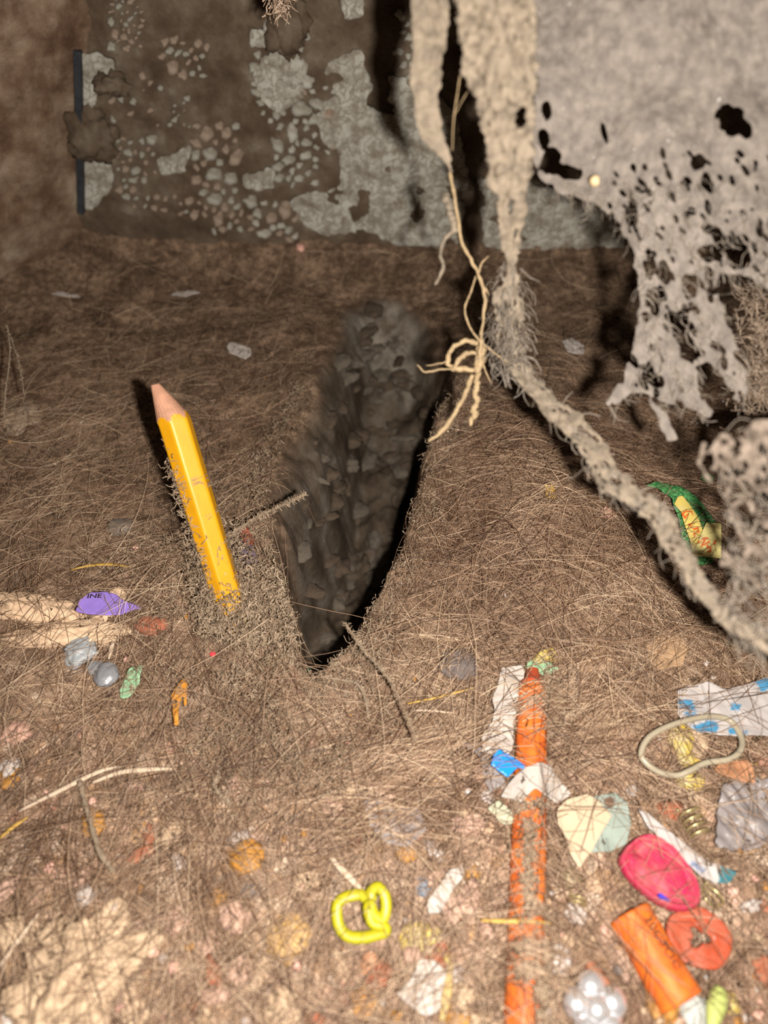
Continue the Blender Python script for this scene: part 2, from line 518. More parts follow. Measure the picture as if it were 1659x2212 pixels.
def tube(name, pts, rad, m, parent=None, sides=8, smooth=6, origin=None, wob=0.0, seed=0, closed=False, flat=None):
    """one tube with rounded ends; rad a number or one per control point; flat=(w,h) scales the section"""
    pts = np.asarray(pts, float)
    rr = np.full(len(pts), rad, float) if np.isscalar(rad) else np.asarray(rad, float)
    if closed:
        k = len(pts)
        ext = np.vstack([pts[-2:], pts, pts[:3]])
        er = np.concatenate([rr[-2:], rr, rr[:3]])
        Pc = catmull(np.column_stack([ext, er]), smooth)
        Pc = Pc[2 * smooth: 2 * smooth + k * smooth]
    else:
        Pc = catmull(np.column_stack([pts, rr]), smooth)
    P = Pc[:, :3].copy(); R = np.abs(Pc[:, 3])
    if wob:
        for i in range(len(P)):
            v = mnoise.noise_vector(Vector((i * .35, seed * 3.1, 0)))
            P[i] += np.array(v) * wob
            R[i] *= 1 + .5 * mnoise.noise(Vector((i * .8, 7.7, seed)))
    if closed: T = np.roll(P, -1, 0) - np.roll(P, 1, 0)
    else: T = np.gradient(P, axis=0)
    T /= np.linalg.norm(T, axis=1, keepdims=True) + 1e-9
    up = np.array([0, 0, 1.0]); V = []; F = []
    wx, wz = flat if flat else (1, 1)
    for i in range(len(P)):
        A = np.cross(T[i], up)
        A = A / np.linalg.norm(A) if np.linalg.norm(A) > 1e-3 else np.array([1., 0, 0])
        B = np.cross(A, T[i])
        for k in range(sides):
            a = 2 * math.pi * k / sides
            V.append(P[i] + R[i] * (A * math.cos(a) * wx + B * math.sin(a) * wz))
    n = len(P)
    for i in range(n if closed else n - 1):
        for k in range(sides):
            k2 = (k + 1) % sides; i2 = (i + 1) % n
            F.append([i * sides + k, i * sides + k2, i2 * sides + k2, i2 * sides + k])
    if not closed:
        F.append(list(range(sides))[::-1]); F.append(list(range((n - 1) * sides, n * sides)))
    return mesh_obj(name, V, F, m, parent, origin=origin if origin is not None else (None if parent is not None and False else P[0]))

# ------------------------------------------------------------------ plaster patches and flakes on the back wall
M_pl = plaster_material('grey_whitewash', (.40, .39, .345), (.15, .118, .085))
M_flakes = [plaster_material('grey_flake', (.36, .35, .305), (.19, .165, .13), False),
            plaster_material('pinkish_flake', (.33, .255, .20), (.18, .13, .095), False),
            plaster_material('pale_flake', (.42, .41, .365), (.25, .22, .18), False)]

def wall_patch(poly, seed, rough=10):
    poly = np.array(poly, float)
    x0, y0 = poly.min(0) - 25; x1, y1 = poly.max(0) + 25
    xs = np.arange(x0, x1, 5.0); ys = np.arange(y0, y1, 5.0)
    X, Y = np.meshgrid(xs, ys)
    F = sdpoly(X, Y, poly) + rough * 2.2 * fbm(X / 45, Y / 45, seed, 4) + rough * .8 * fbm(X / 14, Y / 14, seed + 5, 3)
    F = np.minimum(F, (fbm(X / 60, Y / 60, seed + 20, 4) + .36) * 60)
    uv, faces = field_sheet(F, xs, ys)
    d = np.interp(fbm(uv[:, 0] / 40, uv[:, 1] / 40, seed + 3, 4), [-1, 1], [.5, 2.5])
    V = np.array([on_wall(u, v, dd) for (u, v), dd in zip(uv, d)])
    faces = [f[::-1] for f in faces]
    o = mesh_obj('plaster_patch', V, faces, M_pl, wall_back, origin=V.mean(0))
    solid(o, 2.2, -1)
    return o

big = [
    [(690, 250), (715, 215), (770, 205), (800, 230), (880, 262), (935, 300), (960, 400), (965, 535), (900, 538), (850, 522), (800, 512), (760, 492), (712, 516), (665, 492), (640, 470), (690, 420), (735, 395), (745, 330), (700, 310)],
    [(845, 170), (930, 180), (985, 250), (1010, 400), (985, 520), (930, 500), (900, 380), (850, 300)],
    [(1040, 395), (1090, 380), (1170, 395), (1290, 430), (1350, 520), (1345, 590), (1270, 584), (1200, 570), (1140, 556), (1045, 548)],
    [(700, 130), (780, 105), (800, 200), (780, 260), (730, 250), (700, 190)],
    [(546, 70), (615, 66), (655, 140), (652, 205), (600, 240), (565, 215), (548, 160)],
    [(174, 118), (205, 118), (240, 135), (243, 160), (208, 190), (205, 250), (176, 258)],
    [(178, 345), (240, 340), (250, 410), (222, 425), (215, 448), (184, 450)],
    [(340, 350), (405, 320), (425, 350), (410, 376), (345, 376)],
    [(520, 378), (590, 370), (597, 410), (560, 420), (522, 405)],
    [(720, -30), (784, -30), (785, 38), (748, 40)],
    [(610, 440), (680, 410), (740, 430), (760, 480), (700, 505), (650, 480)],
]
for i, pz in enumerate(big):
    wall_patch(pz, 100 + i * 7, 8 if i < 3 else 6)

flake_zones = [  # polygon, number, radius range in pixels, material weights
    ([(230, -5), (310, -5), (310, 100), (240, 120)], 20, (5, 13), (1, 1, 0)),
    ([(345, 85), (450, 90), (450, 165), (355, 165)], 12, (7, 19), (1, 3, 0)),
    ([(250, 300), (330, 300), (340, 380), (255, 440)], 18, (6, 15), (2, 2, 0)),
    ([(420, 270), (515, 270), (515, 480), (420, 470)], 26, (8, 20), (1, 4, 0)),
    ([(540, 60), (665, 60), (665, 340), (545, 240)], 22, (7, 22), (2, 0, 2)),
    ([(590, 240), (690, 240), (680, 400), (600, 400)], 22, (8, 20), (2, 0, 2)),
    ([(640, 180), (720, 180), (720, 330), (650, 330)], 9, (7, 18), (1, 1, 2)),
    ([(440, 420), (640, 440), (640, 520), (460, 500)], 20, (8, 22), (1, 2, 1)),
    ([(240, 140), (420, 200), (420, 290), (240, 270)], 16, (4, 10), (1, 1, 0)),
    ([(280, 420), (430, 420), (430, 470), (290, 450)], 9, (6, 13), (1, 2, 0)),
    ([(860, 30), (900, 30), (900, 330), (850, 300)], 14, (7, 18), (1, 0, 1)),
    ([(1040, 590), (1350, 590), (1370, 690), (1180, 700)], 9, (6, 16), (2, 0, 0)),
    ([(1400, 520), (1659, 520), (1659, 640), (1400, 620)], 14, (8, 22), (2, 1, 0)),
]
placed = []
def flake(px, py, r, m, k):
    n = 14; V = []; F = []
    sq = random.uniform(.75, 1.2); ro = random.uniform(0, 3.14)
    rings = [(1.0, .2), (.86, 1.15), (.5, 1.5)]
    for fr, off in rings:
        for i in range(n):
            a = 2 * math.pi * i / n
            rr = r * fr * (1 + .5 * mnoise.noise(Vector((math.cos(a) * 1.6, math.sin(a) * 1.6, k * 3.3))))
            dx, dy = rr * math.cos(a) * sq, rr * math.sin(a) / sq
            V.append(on_wall(px + dx * math.cos(ro) - dy * math.sin(ro), py + dx * math.sin(ro) + dy * math.cos(ro), off))
    V.append(on_wall(px, py, 1.6))
    for q in range(2):
        for i in range(n):
            j = (i + 1) % n
            F.append([q * n + i, q * n + j, (q + 1) * n + j, (q + 1) * n + i])
    for i in range(n):
        F.append([2 * n + i, 2 * n + (i + 1) % n, 3 * n])
    F = [f[::-1] for f in F]
    mesh_obj('plaster_flake', V, F, m, wall_back, origin=on_wall(px, py, 2))

k = 0
for poly, num, (r0, r1), wts in flake_zones:
    num = int(num * 1.5)
    pl = np.array(poly, float); got = 0
    for _ in range(num * 40):
        if got >= num: break
        x = random.uniform(pl[:, 0].min(), pl[:, 0].max()); y = random.uniform(pl[:, 1].min(), pl[:, 1].max())
        r = (r0 + (r1 - r0) * random.random() ** 1.5) * .9
        if sdpoly(np.array([x]), np.array([y]), pl)[0] < 0: continue
        if any((x - a) ** 2 + (y - b) ** 2 < ((r + c) * .98) ** 2 for a, b, c in placed): continue
        placed.append((x, y, r)); got += 1; k += 1
        flake(x, y, r, M_flakes[random.choices((0, 1, 2), wts)[0]], k)

def wall_clump(px, py, w_, h_, seed, m):
    c = on_wall(px, py, 1.5); sc = np.linalg.norm(c - CAM) / FPX
    bm = bmesh.new(); bmesh.ops.create_icosphere(bm, subdivisions=4, radius=1); V = []
    for v in bm.verts:
        d = 1 + .45 * mnoise.fractal(Vector(v.co) * 1.8 + Vector((seed * 3.3, 0, 0)), .8, 2.1, 4)
        V.append(c + np.array([v.co.x * d * w_ * sc / 2, v.co.y * d * 4.0, v.co.z * d * h_ * sc / 2]))
    F = [[v.index for v in f.verts] for f in bm.faces]; bm.free()
    mesh_obj('dust_clump', V, F, m, wall_back, origin=c)
wall_clump(190, 292, 95, 85, 1, M_wall); wall_clump(240, 180, 60, 40, 2, M_wall); wall_clump(620, 60, 70, 110, 3, M_wall)

# ------------------------------------------------------------------ litter builders
def ground_poly(pxpoly, zc):
    return np.array([on_plane(px, py, zc)[:2] for px, py in pxpoly])

def scrap(name, pxpoly, m, label, cat, lift=1.0, thick=.18, crumple=.5, cs=6.0, prints=(), tilt=(0, 0), seed=0, step=.45, group=None, parent=None, over=None, jag=.15):
    """a torn flat piece of paper, film or foil lying on the dust; prints = [(pixel polygon, colour factor)]"""
    c = np.array(pxpoly, float).mean(0)
    hz = float(np.median([samp(Hs, *hit(px, py)[:2]) for px, py in list(pxpoly) + [tuple(c)]]))
    z0 = hz + lift + .7
    P = ground_poly(pxpoly, z0)
    x0, y0 = P.min(0) - 1; x1, y1 = P.max(0) + 1
    xs = np.arange(x0, x1 + step, step); ys = np.arange(y0, y1 + step, step)
    X, Y = np.meshgrid(xs, ys)
    F = sdpoly(X, Y, P) + jag * 2 * fbm(X / 2.2, Y / 2.2, seed + 2, 3)
    uv, faces = field_sheet(F, xs, ys)
    cx, cy = P.mean(0)
    dz = crumple * (fbm(uv[:, 0] / cs, uv[:, 1] / cs, seed + 11, 3) + .6 * np.abs(fbm(uv[:, 0] / cs * 1.7 + uv[:, 1] / cs, uv[:, 1] / cs * .4, seed + 17, 2)))
    z = z0 + dz + tilt[0] * (uv[:, 0] - cx) + tilt[1] * (uv[:, 1] - cy)
    z = np.maximum(z, samp(Hs, uv[:, 0], uv[:, 1]) + .35)
    if over is not None:
        A_, B_, r_ = over; d_ = (B_ - A_); L2 = np.dot(d_[:2], d_[:2])
        tt = ((uv[:, 0] - A_[0]) * d_[0] + (uv[:, 1] - A_[1]) * d_[1]) / L2
        dist = np.hypot(uv[:, 0] - A_[0] - d_[0] * tt, uv[:, 1] - A_[1] - d_[1] * tt)
        z = np.maximum(z, A_[2] + d_[2] * tt + r_ + .7 + .3 * dz - np.maximum(0, dist - 1.2) * .75)
    cols = np.ones((len(uv), 3))
    if prints:
        for poly, cf in prints:
            Q = ground_poly(poly, z0)
            ins = sdpoly(uv[:, 0], uv[:, 1], Q) + .25 * fbm(uv[:, 0] / 1.2, uv[:, 1] / 1.2, 5, 2)
            f = sstep(-.15, .15, ins)[:, None]
            cols = cols * (1 - f) + np.array(cf) * f
    Vv = np.column_stack([uv, z])
    o = mesh_obj(name, Vv, faces, m, parent, origin=(cx, cy, z0), cols=cols)
    solid(o, thick, -1)
    if parent is None:
        tag(o, label, cat, group)
        raise_top(P, z0 + .3)
    elif label: o['label'] = label
    return o

def lump(name, px, py, w_, h_, m, label, cat, seed=0, rough=.22, sub=3, sink=.35, rot=0.0, group=None, tall=.6, parent=None, freq=1.6, dz=0.0, hole=False):
    """an irregular crumb, pebble or bead; w_, h_ its size in pixels across and along the ground"""
    p = hit(px, py) if not hole else hit(px, py)
    sc = np.dot(p - CAM, ray(CX, CY)) / FPX
    rx, ry = w_ * sc / 2, h_ * sc / 2 / .82
    rz = tall * (rx + ry) / 2
    bm = bmesh.new(); bmesh.ops.create_icosphere(bm, subdivisions=sub, radius=1)
    V = []
    for v in bm.verts:
        d = 1 + rough * mnoise.fractal(Vector(v.co) * freq + Vector((seed * 5.1, seed * 1.7, 0)), .8, 2.1, 4)
        x, y, z = v.co * d
        x, y = x * rx, y * ry
        V.append((x * math.cos(rot) - y * math.sin(rot), x * math.sin(rot) + y * math.cos(rot), z * rz))
    F = [[v.index for v in f.verts] for f in bm.faces]; bm.free()
    org = np.array([p[0], p[1], p[2] + rz * (1 - 2 * sink) + dz])
    V = np.array(V) + org
    o = mesh_obj(name, V, F, m, parent, origin=org)
    if parent is None:
        tag(o, label, cat, group)
        if rx > 1.2:
            a = np.linspace(0, 6.283, 12, endpoint=False)
            raise_top([(org[0] + rx * .8 * math.cos(t), org[1] + ry * .8 * math.sin(t)) for t in a], org[2] + rz * .9)
    return o

def straw(name, pxpts, wpx, m, label, cat, lift=1.2, flat=(1, .45), group=None, parent=None, taper=True, sides=7, wob=0.0):
    pts = []; 
    for i, (px, py) in enumerate(pxpts):
        h = hit(px, py); q = on_plane(px, py, float(samp(Hs, h[0], h[1])) + lift); pts.append(q)
    sc = np.linalg.norm(pts[0] - CAM) / FPX
    r = np.full(len(pts), wpx * sc / 2)
    if taper: r[-1] *= .35; r[0] *= .6
    o = tube(name, pts, r, m, parent, sides=sides, smooth=5, flat=flat, origin=pts[0], wob=wob)
    if parent is None: tag(o, label, cat, group)
    elif label: o['label'] = label
    return o

# ------------------------------------------------------------------ the pencil
M_yel = mat('pencil_yellow_paint', alb((246, 176, 20), .66), .42, .1, .25, .06, 1.2, spec=.5, dust=.22)
M_wood = mat('pencil_cedar_wood', alb((228, 170, 140), .58), .75, .22, .5, .25, 1.5)
M_lead = mat('pencil_graphite', (.06, .055, .055), .5, .2)
def make_pencil():
    tip = at_depth(352, 826, 169.0)
    b0 = hit(505, 1332); base_p = b0 + np.array([0, 0, 2.0])
    ax = tip - base_p; Lh = np.linalg.norm(ax); ax /= Lh
    base_p = base_p - ax * 14; Lh += 14
    t = thing('pencil', hit(505, 1332), 'yellow hexagonal pencil stuck upright in the dust, sharpened end up', 'pencil')
    side = np.cross(ax, [0, 0, 1]); side /= np.linalg.norm(side); up = np.cross(side, ax)
    apo = 3.45; n = 72
    Ls = np.concatenate([np.linspace(0, Lh - 16, 8), np.linspace(Lh - 15, Lh, 46)])
    cone0, r_tip = Lh - 9.2, .9
    lean = -up * 0 + side * 0
    toward_left = np.array([-1.0, 0, 0]); toward_left -= ax * toward_left.dot(ax); toward_left /= np.linalg.norm(toward_left)
    V = []; ispaint = []
    for s in Ls:
        cr = np.interp(s, [cone0 - 1.0, Lh], [4.35, r_tip])
        sh = toward_left * np.interp(s, [cone0, Lh], [0, 1.9])
        for i in range(n):
            a = 2 * math.pi * i / n
            ah = (a + math.radians(12)) % (math.pi / 3) - math.pi / 6
            hr = apo / math.cos(ah); hr = min(hr, apo * 1.115)
            cr2 = cr + .1 * math.sin(i * 2.1)
            r = min(hr, cr2); ispaint.append(hr <= cr2)
            V.append(base_p + ax * s + sh + r * (side * math.cos(a) + up * math.sin(a)))
    V = np.array(V); m_ = len(Ls)
    fp, fw = [], []
    for q in range(m_ - 1):
        for i in range(n):
            j = (i + 1) % n; f = [q * n + i, q * n + j, (q + 1) * n + j, (q + 1) * n + i]
            (fp if sum(ispaint[x] for x in f) >= 2 else fw).append(f)
    fp.append(list(range(n))[::-1]); fw.append([(m_ - 1) * n + i for i in range(n)])
    def sub(name, fs, m):
        used = sorted({v for f in fs for v in f}); mp = {v: i for i, v in enumerate(used)}
        return mesh_obj(name, V[used], [[mp[v] for v in f] for f in fs], m, t, smooth=(name != 'x'), origin=t['o'])
    sh = sub('painted_shaft', fp, M_yel); sh['label'] = 'yellow painted shaft'
    wd = sub('sharpened_wood', fw, M_wood); wd['label'] = 'bare pinkish wood cone with a blunt end'
    return t
pencil = make_pencil()

# ------------------------------------------------------------------ crayons
M_or = mat('orange_crayon_paper', alb((255, 138, 52), .6), .55, .15, .4, .12, 1.6, dust=.16, col2=alb((252, 116, 48), .54))
M_orw = mat('orange_crayon_wax', alb((235, 105, 70), .7), .5, .15, .5, .1, dust=.1)
M_ink = mat('dark_print', (.03, .018, .012), .7, .2)
def lathe_along(name, P0, P1, prof, m, parent, seg=28, wob=.0, seed=0):
    P0 = np.asarray(P0, float); P1 = np.asarray(P1, float)
    ax = P1 - P0; L_ = np.linalg.norm(ax); ax /= L_
    side = np.cross(ax, [0, 0, 1]); side /= np.linalg.norm(side); up = np.cross(side, ax)
    V = []; F = []
    for s, r in prof:
        for i in range(seg):
            a = 2 * math.pi * i / seg
            rr = r * (1 + wob * mnoise.noise(Vector((s * L_ * .5, math.cos(a) * 1.5 + seed, math.sin(a) * 1.5))))
            V.append(P0 + ax * s * L_ + rr * (side * math.cos(a) + up * math.sin(a)))
    n = len(prof)
    for q in range(n - 1):
        for i in range(seg):
            j = (i + 1) % seg
            F.append([q * seg + i, q * seg + j, (q + 1) * seg + j, (q + 1) * seg + i])
    F.append(list(range(seg))[::-1]); F.append([(n - 1) * seg + i for i in range(seg)])
    return mesh_obj(name, V, F, m, parent, origin=parent['o'])

def text_on_tube(body, s, P0, P1, r, size, along, ang, m, parent, name='lettering', flip=False):
    """raised letters wrapped round a tube; along = distance from P0 in mm, ang = angle from its top"""
    cu = bpy.data.curves.new('letters', 'FONT'); cu.body = body; cu.size = size; cu.resolution_u = 2
    tmp = bpy.data.objects.new('letters', cu); C.objects.link(tmp)
    bpy.context.view_layer.update()
    dg = bpy.context.evaluated_depsgraph_get()
    me = tmp.evaluated_get(dg).to_mesh()
    vs = np.array([v.co[:] for v in me.vertices]); fs = [list(p.vertices) for p in me.polygons]
    tmp.evaluated_get(dg).to_mesh_clear(); bpy.data.objects.remove(tmp); bpy.data.curves.remove(cu)
    P0 = np.asarray(P0, float); P1 = np.asarray(P1, float); ax = (P1 - P0) / np.linalg.norm(P1 - P0)
    side = np.cross(ax, [0, 0, 1]); side /= np.linalg.norm(side); up = np.cross(side, ax)
    V = []
    for x, y, _ in vs:
        a = ang + (y / r) * (-1 if flip else 1)
        V.append(P0 + ax * (along + x) + (r + .06) * (up * math.cos(a) + side * math.sin(a)))
    o = mesh_obj(name, V, fs, m, parent, origin=parent['o'], smooth=False)
    solid(o, .04, 0)
    return o

def crayon(name, pa, pb, wpx, label, lifts=(1, 1), tip=False, seed=0, m=None):
    ha, hb = hit(*pa), hit(*pb)
    sc = (np.linalg.norm(ha - CAM) + np.linalg.norm(hb - CAM)) / 2 / FPX * .95
    r = wpx * sc / 2
    A = on_plane(*pa, float(samp(Hs, ha[0], ha[1])) + lifts[0]); B = on_plane(*pb, float(samp(Hs, hb[0], hb[1])) + lifts[1])
    t = thing(name, (A + B) / 2, label, 'crayon')
    L_ = np.linalg.norm(B - A)
    if tip:   # wax nose at A, then the paper wrapper
        k = 4.5 / L_
        lathe_along('wax_tip', A, B, [(0, r * .38), (.05 * k, r * .48), (k * .7, r * .62), (k * .8, r * .9), (k * 1.2, r * .93)], M_orw, t, wob=.08, seed=seed)
        lathe_along('paper_wrapper', A, B, [(k, r * .96), (k * 1.02, r)] + [(k + (1 - k) * q, r) for q in np.linspace(.03, 1, 30)], m or M_or, t, wob=.07, seed=seed)
    else:
        lathe_along('paper_wrapper', A, B, [(0, r * .86), (.008, r * .97), (.02, r)] + [(q, r) for q in np.linspace(.04, .985, 24)] + [(.993, r * .97), (1, r * .88)], m or M_or, t, wob=.06, seed=seed)
    d = (B - A)[:2]; d /= np.linalg.norm(d); nn = np.array([-d[1], d[0]]) * r * .9
    raise_top([A[:2] + nn, B[:2] + nn, B[:2] - nn, A[:2] - nn], (A[2] + B[2]) / 2 + r * .95)
    return t, A, B, r

short, SA, SB, Sr = crayon('crayon', (1357, 1972), (1472, 2168), 84, 'short thick orange crayon with worn dark lettering, below the pink balloon', (2.2, 2.2), seed=3)
text_on_tube('30C2OC', 0, SA, SB, Sr, 2.5, 2.0, -.55, M_ink, short)
longc, LA, LB, Lr = crayon('crayon', (1152, 1447), (1128, 2300), 68, 'long orange crayon lying half buried, running down to the bottom edge', (1.0, .6), tip=True, seed=9)
text_on_tube('S2C', 0, LA, LB, Lr, 2.4, 31, -.85, M_ink, longc)
text_on_tube('?5', 0, LA, LB, Lr, 2.6, 30, .75, M_ink, longc)

# ------------------------------------------------------------------ balloon, rings, bands, bead
M_pink = mat('pink_rubber', alb((222, 52, 98), .58), .55, .22, .35, .3, 1.0, sss=.1, col2=alb((232, 105, 115), .5), dust=.22)
def balloon():
    pts = [(1352, 1832), (1385, 1808), (1420, 1812), (1455, 1838), (1490, 1882), (1508, 1925), (1506, 1952), (1480, 1966), (1440, 1962), (1395, 1935), (1355, 1895), (1337, 1860)]
    zc = float(samp(Hs, *hit(1420, 1885)[:2])) + 2.4
    P = ground_poly(pts, zc); cx, cy = P.mean(0)
    t = thing('deflated_balloon', (cx, cy, zc), 'deflated pink oval balloon with a rolled rim and a small blue mark', 'balloon')
    n = 56; Q = catmull(np.vstack([P, P[:1]]), 6)[:-1]; n = len(Q)
    rings = [(1.0, -.9), (1.04, .1), (1.0, 1.2), (.95, 1.8), (.9, 1.5), (.84, .7), (.7, .8), (.5, 1.2), (.3, 1.25), (.12, 1.2)]
    V = []; F = []
    knot = np.array(on_plane(1385, 1842, zc)[:2])
    for fr, z in rings:
        for q in Q:
            x, y = np.array([cx, cy]) + (q - [cx, cy]) * fr
            dz = .9 * mnoise.noise(Vector((x * .35, y * .35, 2))) 
            d = np.hypot(x - knot[0], y - knot[1]); a = math.atan2(y - knot[1], x - knot[0])
            dz += -1.3 * math.exp(-(d / 1.8) ** 2) + .7 * math.cos(a * 7) * math.exp(-(d / 5) ** 2) * min(1, d)
            V.append((x, y, zc + z + (dz if fr < .97 else dz * .3)))
    for q in range(len(rings) - 1):
        for i in range(n):
            j = (i + 1) % n; F.append([q * n + i, q * n + j, (q + 1) * n + j, (q + 1) * n + i])
    F.append([(len(rings) - 1) * n + i for i in range(n)])
    mesh_obj('skin', V, F, M_pink, t, origin=t['o'])
    raise_top(P, zc + 1.6)
    mk = [(1421, 1931), (1428, 1930), (1446, 1944), (1447, 1948), (1438, 1949), (1425, 1940)]
    B = mat('blue_ink', alb((70, 62, 190), .8), .5, .1)
    g = ground_poly(mk, zc + 1.6); V = []
    for x, y in g: V.append((x, y, zc + 1.75))
    for x, y in g: V.append((x, y, zc + 1.0))
    m_ = len(g); F = [list(range(m_))] + [[i, (i + 1) % m_, m_ + (i + 1) % m_, m_ + i] for i in range(m_)]
    o = mesh_obj('mark', V, F, B, t, origin=t['o'], smooth=False); o['label'] = 'small blue mark'
balloon()

M_ring = mat('translucent_red_plastic', alb((216, 96, 62), .55), .35, .25, .5, .2, sss=.35, col2=alb((226, 130, 105), .5), dust=.22)
def ring_disc():
    c = (1508, 2027); zc = float(samp(Hs, *hit(*c)[:2])) + 2.6
    ctr = on_plane(*c, zc); a = on_plane(1437, 2000, zc); b = on_plane(1580, 2058, zc); u = on_plane(1520, 1966, zc); d = on_plane(1500, 2090, zc)
    rx = np.linalg.norm(b - a) / 2; ry = np.linalg.norm(u - d) / 2
    V = []; F = []; n = 48
    prof = [(.30, 0), (.27, .5), (.31, 1.0), (.4, 1.15), (.6, .95), (.82, 1.05), (.95, 1.25), (1.0, .9), (1.0, .3), (.96, -.2), (.5, -.3), (.33, -.3)]
    hole = lambda a: 1 + .35 * math.cos(3 * a + .6)
    for fr, z in prof:
        for i in range(n):
            t = 2 * math.pi * i / n
            f = fr * (hole(t) if fr < .42 else 1) * (1 + .03 * math.sin(5 * t + 1))
            V.append((ctr[0] + rx * f * math.cos(t), ctr[1] + ry * f * math.sin(t), zc + z * .9 + .15 * math.sin(3 * t)))
    m_ = len(prof)
    for q in range(m_):
        for i in range(n):
            j = (i + 1) % n; q2 = (q + 1) % m_
            F.append([q * n + i, q * n + j, q2 * n + j, q2 * n + i])
    o = mesh_obj('plastic_ring', V, F, M_ring, None, origin=(ctr[0], ctr[1], zc))
    tag(o, 'translucent red-orange disc with a hole, touching the pink balloon', 'ring')
    raise_top([(ctr[0] + rx * math.cos(t), ctr[1] + ry * math.sin(t)) for t in np.linspace(0, 6.1, 16)], zc + 1)
ring_disc()

def band(pxpts, wpx, hmm, m, label, lift=2.0, lifts=None):
    pts = []
    for i, (px, py) in enumerate(pxpts):
        h = hit(px, py); pts.append(on_plane(px, py, float(samp(Hs, h[0], h[1])) + (lifts[i] if lifts else lift)))
    sc = np.linalg.norm(pts[0] - CAM) / FPX
    r = wpx * sc / 2
    o = tube('rubber_band', pts, r, m, None, sides=10, smooth=8, closed=True, flat=(1, hmm / (2 * r)), origin=np.mean(pts, 0))
    return tag(o, label, 'rubber band')
M_rb = mat('clear_aged_rubber', (.36, .315, .235), .3, .12, .3, .08, sss=.5, spec=.5)
band([(1385, 1625), (1405, 1590), (1460, 1563), (1530, 1548), (1575, 1556), (1600, 1590), (1600, 1620), (1575, 1640), (1525, 1648), (1490, 1665), (1462, 1675), (1425, 1668), (1395, 1648)],
     12, 1.5, M_rb, 'clear yellowish rubber band in a bent loop, beside the blue and white wrapper', 5.0)
M_ye = mat('yellow_rubber', alb((238, 228, 40), .46), .4, .12, .4, .08, spec=.5, sss=.15)
band([(728, 1960), (740, 1942), (775, 1932), (800, 1945), (803, 1925), (817, 1917), (830, 1930), (834, 1960), (826, 1985), (808, 1975), (800, 1955), (796, 1965), (805, 1992), (828, 2000), (832, 2012), (815, 2018), (785, 2025), (752, 2022), (732, 1998)],
     22, 1.3, M_ye, 'yellow rubber band curled into two loops, open on the hair', 2.6,
     [2.4, 2.4, 2.5, 2.8, 3.2, 3.4, 3.4, 3.2, 3.2, 3.8, 4.4, 4.2, 3.6, 3.0, 2.6, 2.4, 2.4, 2.4, 2.4])

M_chr = mat('polished_silver', (.84, .84, .88), .26, .03, .3, .0, metal=.78, spec=.8)
def flower_bead():
    c = (1288, 2182); h = hit(*c); zc = float(samp(Hs, h[0], h[1])) + 2.6
    ctr = on_plane(*c, zc); sc = np.linalg.norm(ctr - CAM) / FPX; Rr = 32 * sc
    t = thing('flower_bead', ctr, 'shiny silver flower shaped bead at the bottom edge', 'bead')
    def dome(name, dx, dy, r, hh):
        V = []; F = []; n = 24; m_ = 9
        for q in range(m_ + 1):
            el = -.5 + (math.pi / 2 + .5) * q / m_
            for i in range(n):
                a = 2 * math.pi * i / n
                V.append((ctr[0] + dx + r * math.cos(el) * math.cos(a), ctr[1] + dy + r * math.cos(el) * math.sin(a), zc + hh * math.sin(el)))
        for q in range(m_):
            for i in range(n):
                j = (i + 1) % n; F.append([q * n + i, q * n + j, (q + 1) * n + j, (q + 1) * n + i])
        F.append(list(range(n))[::-1])
        mesh_obj(name, V, F, M_chr, t, origin=t['o'])
    for k in range(5):
        a = 2 * math.pi * k / 5 + .35
        dome('petal', Rr * 1.0 * math.cos(a), Rr * 1.1 * math.sin(a), Rr * .82, 2.0)
    dome('centre_dome', 0, 0, Rr * .85, 2.6)
    raise_top([(ctr[0] + Rr * 1.8 * math.cos(a), ctr[1] + Rr * 1.8 * math.sin(a)) for a in np.linspace(0, 6, 14)], zc + 2.2)
flower_bead()

# ------------------------------------------------------------------ paper, film and foil scraps
M_wh = mat('white_paper', alb((225, 214, 206), .62), .8, .12, .3, .35, .8, dust=.06)
M_wht = mat('white_printed_film', alb((222, 214, 212), .6), .5, .08, .3, .25, .8, tint=True, dust=.1)
M_cream = mat('cream_card', alb((236, 212, 180), .6), .8, .1, .5, .2, dust=.1)
M_bg = mat('pale_teal_paper', alb((176, 190, 180), .62), .75, .15, .3, .2, dust=.2, tint=True)
M_pgreen = mat('pale_green_paper', alb((205, 205, 178), .66), .75, .12, .3, .3, dust=.12)
M_blue = mat('bright_blue_plastic', alb((28, 140, 232), .85), .3, .06, .3, .05, spec=.5)
M_grey = mat('grey_film', alb((196, 186, 186), .6), .35, .25, .2, .3, .7, dust=.12, alpha=.7)
M_pur = mat('purple_rubber', alb((158, 130, 222), .85), .55, .12, .35, .15, tint=True, dust=.1)
M_gf = mat('crinkled_green_foil', alb((165, 205, 165), .85), .35, .25, 1.0, .5, 1.4, dust=.08)
M_wrap = mat('green_wrapper_film', alb((105, 180, 110), .75), .35, .35, 1.2, .8, 1.6, col2=alb((45, 105, 58), .7), dust=.12)
M_lab = mat('yellow_label', alb((228, 206, 112), .95), .6, .1, .3, .1, tint=True)
M_tan = mat('tan_paper', alb((190, 155, 120), .85), .85, .25, .4, .3, dust=.3)
M_amber = mat('amber_crumb', alb((205, 145, 65), .7), .5, .3, .5, .3, sss=.2)
M_crm = mat('cream_crumb', alb((238, 206, 172), .66), .85, .4, .6, .5, 1.2, dust=.1)
M_crm2 = mat('cream_block', alb((225, 192, 160), .95), .85, .25, .5, .5, 1.0, dust=.2)
M_yb = mat('yellow_plastic', alb((225, 195, 75), .65), .4, .3, .5, .2, col2=alb((220, 205, 150), .6), dust=.12)
M_brass = mat('brass_spring', (.62, .50, .26), .3, .2, .5, .1, metal=.7)
